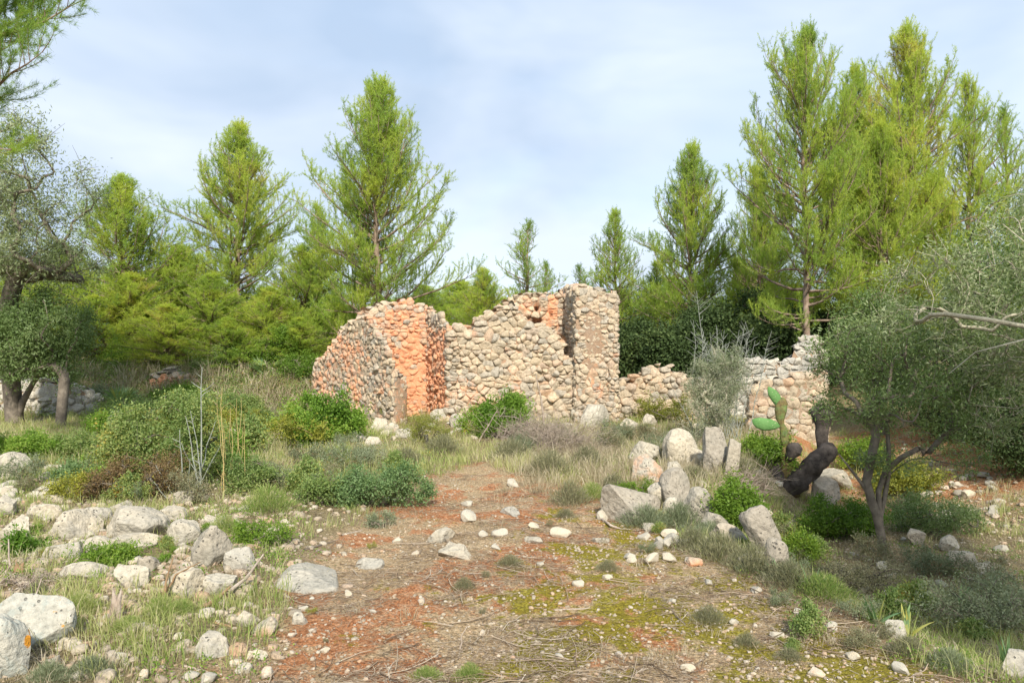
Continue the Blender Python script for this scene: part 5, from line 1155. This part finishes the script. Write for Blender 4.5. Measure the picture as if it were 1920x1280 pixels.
# ---------------------------------------------------------------- bare thorny stems, canes, dead brush
def stalks(name, label, cat, list_, mat, side=0, seed=0, group=None, k=4):
    """list_: (foot px, foot py, tip px, tip py, thickness px); one plant"""
    r = np.random.default_rng(seed); f0 = G(list_[0][0], list_[0][1]); root = thing(name, label, cat, f0, group)
    for fx, fy, tx, ty, th in list_:
        acc = Acc()
        x, y, z = G(fx, fy) if fy > 700 else W(fx, fy, f0[1]); yt = y + r.normal() * .06; tip = np.array(W(tx, ty, yt)); a0 = np.array([x, y, z - .03]); n = 7
        P = np.array([a0 + (tip - a0) * t + (r.normal(size=3) * .012 * np.linalg.norm(tip - a0) if 0 < t < 1 else 0) for t in np.linspace(0, 1, n)])
        w_ = th / FP * y / 2; V, F = tube(P, np.linspace(w_, w_ * .35, n), k); acc.add(V, F)
        L = np.linalg.norm(tip - a0)
        for q in range(int(side * L)):
            t = r.uniform(.15, .95) * (n - 1); kk = min(int(t), n - 2); p = P[kk] + (P[kk + 1] - P[kk]) * (t - kk)
            d = (P[kk + 1] - P[kk]); d /= np.linalg.norm(d); s = r.normal(size=3); s -= s @ d * d; s /= np.linalg.norm(s); l2 = L * r.uniform(.04, .14); e2 = p + (d * .6 + s * .8) * l2
            V, F = tube(np.array([p, (p + e2) / 2 + r.normal(size=3) * .01, e2]), [w_ * .5, w_ * .4, w_ * .15], 3); acc.add(V, F)
        acc.build('stem', M[mat], root, (0, 0, 0), True, f0)
    return root
stalks('thorny_plant', 'bluish white bare thorny stems standing in the left middle ground', 'plant',
       [(372, 932, 379, 688, 4), (378, 932, 348, 780, 3), (362, 925, 404, 790, 3), (345, 930, 337, 805, 3.4), (385, 935, 357, 770, 3), (352, 935, 356, 860, 3), (330, 930, 292, 872, 3), (318, 935, 282, 895, 2.6), (370, 915, 415, 830, 2.6), (385, 920, 340, 830, 2.4), (360, 905, 310, 860, 2.4)], 'blue_stem', 4, 1)
stalks('cane_clump', 'thin yellow dry canes right of the bluish stems', 'plant',
       [(418 + i * 7, 925 - (i % 3) * 6, 412 + i * 8 + (i * 37 % 11) - 5, 745 + (i * 53 % 70), 2.0) for i in range(7)] + [(420, 930, 417, 725, 2.6), (446, 905, 452, 745, 2)], 'cane', 2, 2)
stalks('dead_plant', 'bare pale dead stalk leaning before the front wall', 'plant', [(1026, 806, 1005, 700, 5), (1022, 780, 1016, 752, 3)], 'dead_wood', 0, 3)
stalks('dead_plant', 'grey branching dead stalk left of the brush pile', 'plant', [(895, 830, 933, 768, 3.4), (935, 770, 980, 755, 4), (905, 820, 950, 790, 2)], 'dead_wood', 5, 4)
sp = [(1345 + (i * 37 % 90) - 45, 830, 1300 + (i * 61 % 125), 600 + (i * 43 % 110), 1.6) for i in range(34)] + [(1330, 820, 1306, 545, 2.2), (1400, 820, 1447, 620, 2.), (1300, 800, 1262, 730, 2)]
stalks('thorny_plant', 'long pale spikes rising out of the grey thorny bush', 'plant', sp, 'blue_stem', 22, 5)
# dead brush pile
def brush(px, py, w, h, n, label, mat, seed, th=.004):
    x, y, z = G(px, py); r = np.random.default_rng(seed); acc = Acc(); hw, hm = w / FP * y / 2, h / FP * y
    for _ in range(n):
        a = r.uniform(0, 6.28); p = np.array([r.normal() * hw * .45, r.normal() * hw * .3, abs(r.normal()) * hm * .2]); d = np.array([cos(a), sin(a), r.uniform(-.1, 1.)]); d /= np.linalg.norm(d); L = r.uniform(.3, .9) * hm; P = [p]
        for k in range(5): d = d + r.normal(size=3) * .3; d /= np.linalg.norm(d); P.append(P[-1] + d * L / 5)
        P = np.array(P); P[:, 2] = np.maximum(P[:, 2], 0.01); P[:, 2] = np.minimum(P[:, 2], hm); rr = th * r.uniform(.5, 1.5); V, F = tube(P, np.linspace(rr, rr * .3, 6), 3); acc.add(V, F)
    return tag(acc.build('brush_pile', M[mat], None, (x, y, z)), label, 'brush')
brush(1000, 838, 150, 90, 520, 'grey tangled pile of dead brush before the front wall', 'dead_wood', 1)
brush(1060, 850, 150, 100, 420, 'pale dry twiggy brush before the corner pillar', 'dead_wood', 2, .003)
brush(975, 815, 60, 55, 220, 'dark knotted brush against the round green bush', 'olive_bark', 3, .005)
brush(390, 720, 170, 90, 260, 'bare grey branches of a dead bush above the stone oven', 'dead_wood', 4, .007).location.y += 1.5
brush(1400, 925, 90, 80, 330, 'drooping dry straw coloured brush right of the upright stones', 'dead_wood', 5, .003)
brush(60, 1100, 140, 40, 150, 'grey dry brush among the left boulders', 'dead_wood', 6, .003)

# fallen sticks and stumps
def stick(pts, th, label, mat='brown_wood', seed=0, up=None, name='fallen_stick', cat='stick', group=None):
    """pts: (px, py, height above ground in m) along one stick"""
    r = np.random.default_rng(seed); P = []
    gs = [G(px, py + lift_px) for px, py, lift_px in pts]
    yref = [g_[1] for g_ in gs]
    for (px, py, lp), g_ in zip(pts, gs): P.append(W(px, py, g_[1]))
    P = np.array(P); Q_ = [];  o0 = P[0].copy()
    for i in range(len(P) - 1):
        for t in (0, .33, .66): Q_.append(P[i] + (P[i + 1] - P[i]) * t + r.normal(size=3) * .003)
    Q_.append(P[-1]); Q_ = np.array(Q_); w_ = th / FP * P[0][1] / 2; V, F = tube(Q_, np.linspace(w_, w_ * .4, len(Q_)), 7)
    V[:, 2] += .004
    o = mk(name, V - o0, F, M[mat], None, o0, None, True); return tag(o, label, cat, group)
stick([(374, 1144, 2), (410, 1122, 8), (432, 1100, 14)], 11, 'thick brown stick propped up, lowest of the crossed sticks')
stick([(428, 1112, 12), (470, 1075, 30), (494, 1040, 50)], 8, 'pale stick rising to the upper right from the crossed sticks', 'dead_wood')
stick([(425, 1110, 8), (455, 1100, 4), (485, 1093, 0)], 7, 'brown stick lying right of the crossed sticks')
stick([(302, 1128, 0), (312, 1095, 34), (325, 1045, 70)], 6, 'upright brown forked stick before the upright cream boulder')
stick([(306, 1118, 8), (330, 1078, 44), (375, 1055, 50)], 5, 'curved brown branch of the forked stick', 'brown_wood')
stick([(418, 1152, 0), (419, 1116, 30)], 4, 'thin pale peg under the crossed sticks', 'dead_wood')
stick([(402, 1168, 0), (430, 1174, 0), (464, 1186, 0)], 6, 'reddish brown stick before the speckled cream rock')
stick([(395, 1234, 0), (430, 1222, 0), (465, 1212, 0)], 5, 'brown stick lying behind the orange stones')
stick([(180, 1272, 0), (230, 1268, 0), (258, 1262, 0)], 5, 'bleached straight stick in the lower left', 'dead_wood')
stick([(345, 1250, 0), (395, 1262, 0)], 6, 'greyish weathered stick left of the round stones', 'dead_wood')
stick([(485, 1255, 0), (530, 1266, 0), (585, 1268, 0), (640, 1240, 0)], 5, 'long curved dark stick at the lower middle left', 'brown_wood')
stick([(690, 1096, 0), (730, 1090, 0), (775, 1084, 0)], 6, 'straight brown stick on the red earth', 'brown_wood')
stick([(1040, 1146, 0), (1095, 1142, 0), (1150, 1133, 0)], 6, 'pale stick lying across the mossy middle of the path', 'dead_wood')
stick([(1240, 1120, 0), (1262, 1145, 0), (1285, 1172, 0)], 5, 'dark stick pointing down the path on the right', 'olive_bark')
stick([(960, 1236, 0), (1050, 1240, 0), (1120, 1240, 0)], 5, 'long thin stick at the lower middle right', 'dead_wood')
stick([(870, 1250, 0), (940, 1268, 0), (990, 1276, 0)], 7, 'brown stick near the bottom middle', 'brown_wood')
stick([(862, 1222, 0), (866, 1195, 26), (876, 1175, 44)], 4, 'little grey upright twig on the path', 'dead_wood')
stick([(1120, 968, 0), (1146, 985, 6), (1172, 994, 0)], 6, 'forked grey driftwood like twig near the long grey boulder', 'dead_wood')
stick([(1000, 976, 0), (1030, 986, 0)], 6, 'dark short stick where the path narrows', 'olive_bark')
stick([(640, 1005, 0), (700, 990, 0), (760, 968, 0)], 5, 'long grey stick below the path edge lentisk', 'dead_wood')
stick([(570, 1032, 0), (640, 1010, 0)], 5, 'dark stick on the litter left of the path', 'olive_bark')
stick([(58, 1165, 0), (66, 1130, 30), (78, 1085, 60)], 5, 'leaning bare stick above the lichened block', 'dead_wood')
stick([(0, 1085, 0), (20, 1060, 24), (16, 1012, 60)], 6, 'bent dead branch at the left frame edge', 'dead_wood')
def stump(px, py, w, h, label, mat, seed):
    x, y, z = G(px, py); hw, hm = w / FP * y / 2, h / FP * y; n = 9; k = 12; a = np.linspace(0, 2 * pi, k, endpoint=False); V = []
    for i, t in enumerate(np.linspace(0, 1, n)):
        rr = hw * (1.25 - .5 * t) * (1 + .22 * np.sin(a * 3 + seed) + .1 * np.sin(a * 7)); topz = hm * t * (1 + .35 * t * np.sin(a * 2 + seed)) 
        V.append(np.stack([np.cos(a) * rr + .12 * hm * t, np.sin(a) * rr, topz - .03], 1))
    V.append(np.array([[.12 * hm, 0, hm * .8]])); V = np.concatenate(V); j = np.arange(k); j2 = (j + 1) % k
    F = [np.concatenate([np.stack([i * k + j, i * k + j2, (i + 1) * k + j2, (i + 1) * k + j], 1) for i in range(n - 1)]), np.stack([(n - 1) * k + j, (n - 1) * k + j2, np.full(k, n * k)], 1)]
    return tag(mk('tree_stump', V, F, M[mat], None, (x, y, z), None, False), label, 'stump')
stump(212, 1172, 20, 60, 'thin splintered bleached stump in the left grass', 'dead_wood', 1)
stump(33, 1086, 20, 30, 'short dark brown stump below the left boulders', 'brown_wood', 2)

# ---------------------------------------------------------------- prickly pear and blackened trunk
b = G(1486, 925); yb = b[1]
pear = thing('prickly_pear', 'prickly pear with two green pads on a brown stem by the pale wall stub', 'cactus', b)
def pad(name, pts, ths, tint, ysq=.35, parent=pear, y=yb):
    P = np.array([W(px, py, y) for px, py in pts]); R = np.array(ths) / FP * y / 2; V, F = tube(P, R, 14)
    V[:, 1] = y + (V[:, 1] - y) * ysq
    V += (fbm(V * 14, 3, 2) * .012)[:, None] * np.array([1, 1, 0])
    c0 = len(V); V = np.vstack([V, P[0], P[-1]]); k = np.arange(14); k2 = (k + 1) % 14; n = len(P)
    return mk(name, V - np.array(b), [F, np.concatenate([np.stack([k2, k, np.full(14, c0)], 1), np.stack([(n - 1) * 14 + k, (n - 1) * 14 + k2, np.full(14, c0 + 1)], 1)])], M['cactus'], parent, (0, 0, 0), {'tint': np.full(len(V), tint)}, True)
pad('pad', [(1463, 766), (1460, 758), (1454, 745), (1448, 736), (1443, 729), (1440, 725)], [4, 14, 20, 17, 10, 2], -1, .5)
pad('pad', [(1463, 799), (1455, 797), (1444, 796), (1432, 795), (1422, 792), (1415, 789), (1411, 786)], [4, 15, 22, 24, 21, 13, 3], -1, .45)
pad('stem', [(1474, 838), (1471, 822), (1469, 805), (1466, 795), (1463, 785), (1464, 770), (1466, 755), (1467, 748), (1467, 744)], [16, 17, 14, 9, 16, 23, 22, 14, 3], .62, .6)
pad('stem', [(1480, 930), (1478, 890), (1476, 860), (1474, 840), (1473, 832)], [40, 34, 26, 20, 6], 1.2, .9)
def log(name, pts, ths, label, y, seed, k=16):
    P = np.array([W(px, py, y + dy) for px, py, dy in pts]); n0 = len(P); t = np.linspace(0, n0 - 1, n0 * 5); P2 = np.stack([np.interp(t, range(n0), P[:, i]) for i in range(3)], 1); R = np.interp(t, range(n0), np.array(ths)) / FP * y / 2
    P2[1:-1] = P2[1:-1] * .5 + (P2[:-2] + P2[2:]) * .25
    V, F = tube(P2, R, k); c = np.repeat(P2, k, 0); V = c + (V - c) * (1 + .45 * fbm(V * 5, seed, 4) + .2 * fbm(V * [22, 22, 6], seed + 3, 2))[:, None]
    c0 = len(V); V = np.vstack([V, P2[0], P2[-1]]); a = np.arange(k); a2 = (a + 1) % k; n = len(P2); o0 = P2[0]
    o = mk(name, V - o0, [F, np.concatenate([np.stack([a2, a, np.full(k, c0)], 1), np.stack([(n - 1) * k + a, (n - 1) * k + a2, np.full(k, c0 + 1)], 1)])], M['black_wood'], None, o0, None, True)
    return tag(o, label, 'log')
log('burnt_log', [(1462, 925, 0), (1492, 905, -.05), (1525, 872, -.1), (1552, 845, -.1), (1565, 838, -.1)], [34, 44, 36, 38, 22], 'thick blackened dead trunk sloping up to the right beside the prickly pear', yb, 1)
log('burnt_log', [(1478, 862, -.1), (1490, 842, -.12), (1500, 836, -.12)], [10, 30, 14], 'small charred knob under the prickly pear stem', yb, 2)
log('burnt_log', [(1540, 850, .3), (1542, 800, .3), (1542, 770, .3), (1544, 758, .3)], [16, 26, 42, 20], 'burnt upright trunk in front of the pale wall stub', yb, 3)
log('burnt_log', [(1450, 905, .0), (1464, 880, .1), (1474, 850, .1)], [44, 34, 20], 'short blackened trunk rising to the prickly pear', yb, 4)

# ---------------------------------------------------------------- blade-leaved plants and fan palms
def blades(name, label, cat, px, py, n, lpx, wpx, mat, seed, spreadang=.6, fan_=False, group=None, bend=.5, lo=0, hi=1):
    x, y, z = G(px, py); r = np.random.default_rng(seed); acc = Acc(); L0 = lpx / FP * y; w0 = wpx / FP * y / 2
    for i in range(n):
        a = r.uniform(0, 6.28); sp = abs(r.normal()) * spreadang; L = L0 * r.uniform(.65, 1.05); m = 7; P = [np.array([r.normal() * w0, r.normal() * w0, -.01])]; th = pi / 2 - sp
        for k in range(m - 1):
            P.append(P[-1] + L / (m - 1) * np.array([cos(a) * cos(th), sin(a) * cos(th), sin(th)])); th -= bend * sp * .35
        P = np.array(P); s = np.array([-sin(a + .4), cos(a + .4), 0]); prof = np.array([.6, 1, 1, .9, .7, .4, .03]) * w0 * r.uniform(.7, 1.1)
        cup = np.array([cos(a), sin(a), 0]) * .3; A = P + s * prof[:, None]; Bq = P - s * prof[:, None]; Cq = P - (cup[None] * prof[:, None])
        V = np.concatenate([A, Cq, Bq]); j = np.arange(m - 1); F = np.concatenate([np.stack([j, j + 1, m + j + 1, m + j], 1), np.stack([m + j, m + j + 1, 2 * m + j + 1, 2 * m + j], 1)])
        acc.add(V, F, rnd=np.clip(lo + (hi - lo) * r.random(), 0, 1))
    return tag(acc.build(name, M[mat], None, (x, y, z), True), label, cat, group)
AG = [(1640, 1172, 10, 66, 9, 'spiky pale green plant left in the lower right group', 0, .9), (1700, 1195, 8, 70, 10, 'pointed plant with yellow streaked leaves at the lower right', .5, 1), (1805, 1150, 6, 60, 9, 'upright green blade plant at the lower right before the scrub', 0, .6),
      (1458, 1090, 5, 54, 9, 'blue green blade plant before the shaded boulder', 0, .5), (1362, 1012, 4, 34, 6, 'thin blade plant beside the big leaning boulder', 0, .5), (1520, 1110, 12, 66, 6, 'grassy blade plant left of the small olive foot', .1, .8), (1890, 1262, 16, 84, 7, 'spiky clump in the lower right corner', .1, .9)]
for i, (px, py, n, l, w_, lab, lo, hi) in enumerate(AG): blades('blade_plant', lab, 'plant', px, py, n, l, w_, 'agave', 500 + i, .45, lo=lo, hi=hi)
def fanpalm(px, py, sz, n, label, seed, dy=0):
    x, y, z = G(px, py); x *= (y + dy) / y; y += dy; z = H1(x, y); r = np.random.default_rng(seed); root = thing('fan_palm', label, 'palm', (x, y, z)); L0 = sz / FP * y
    for i in range(n):
        a = r.uniform(0, 6.28); el = r.uniform(.5, 1.35); d = np.array([cos(a) * cos(el), sin(a) * cos(el), sin(el)]); st = d * L0 * r.uniform(.35, .6); acc = Acc()
        V, F = tube(np.array([[0, 0, 0], st * .5, st]), .008, 4); acc.add(V, F, rnd=.4)
        s = np.cross(d, [0, 0, 1.]); s /= np.linalg.norm(s); up = np.cross(s, d); m = 17
        an = np.linspace(-1.25, 1.25, m); D = np.cos(an)[:, None] * d + np.sin(an)[:, None] * s + (rng.normal(size=(m, 1)) * .08) * up
        ww = np.cross(D, up); ww /= np.linalg.norm(ww, axis=1)[:, None]; l = L0 * .5 * U(.85, 1.1, m)[:, None]; P = np.repeat(st[None], m, 0)
        V = np.stack([P, P + D * l * .5 + ww * .016, P + D * l, P + D * l * .5 - ww * .016], 1).reshape(-1, 3); acc.add(V, np.arange(m * 4).reshape(-1, 4), rnd=np.repeat(U(.2, .9, m), 4))
        acc.build('frond', M['agave'], root, (0, 0, 0))
fanpalm(225, 782, 62, 12, 'fan palm clump at the end of the dry stone wall', 1, .5)
fanpalm(272, 800, 48, 9, 'fan palm clump before the stone oven', 2, .5)
fanpalm(500, 760, 44, 7, 'small fan palm left of the round lentisk bush', 3, .8)
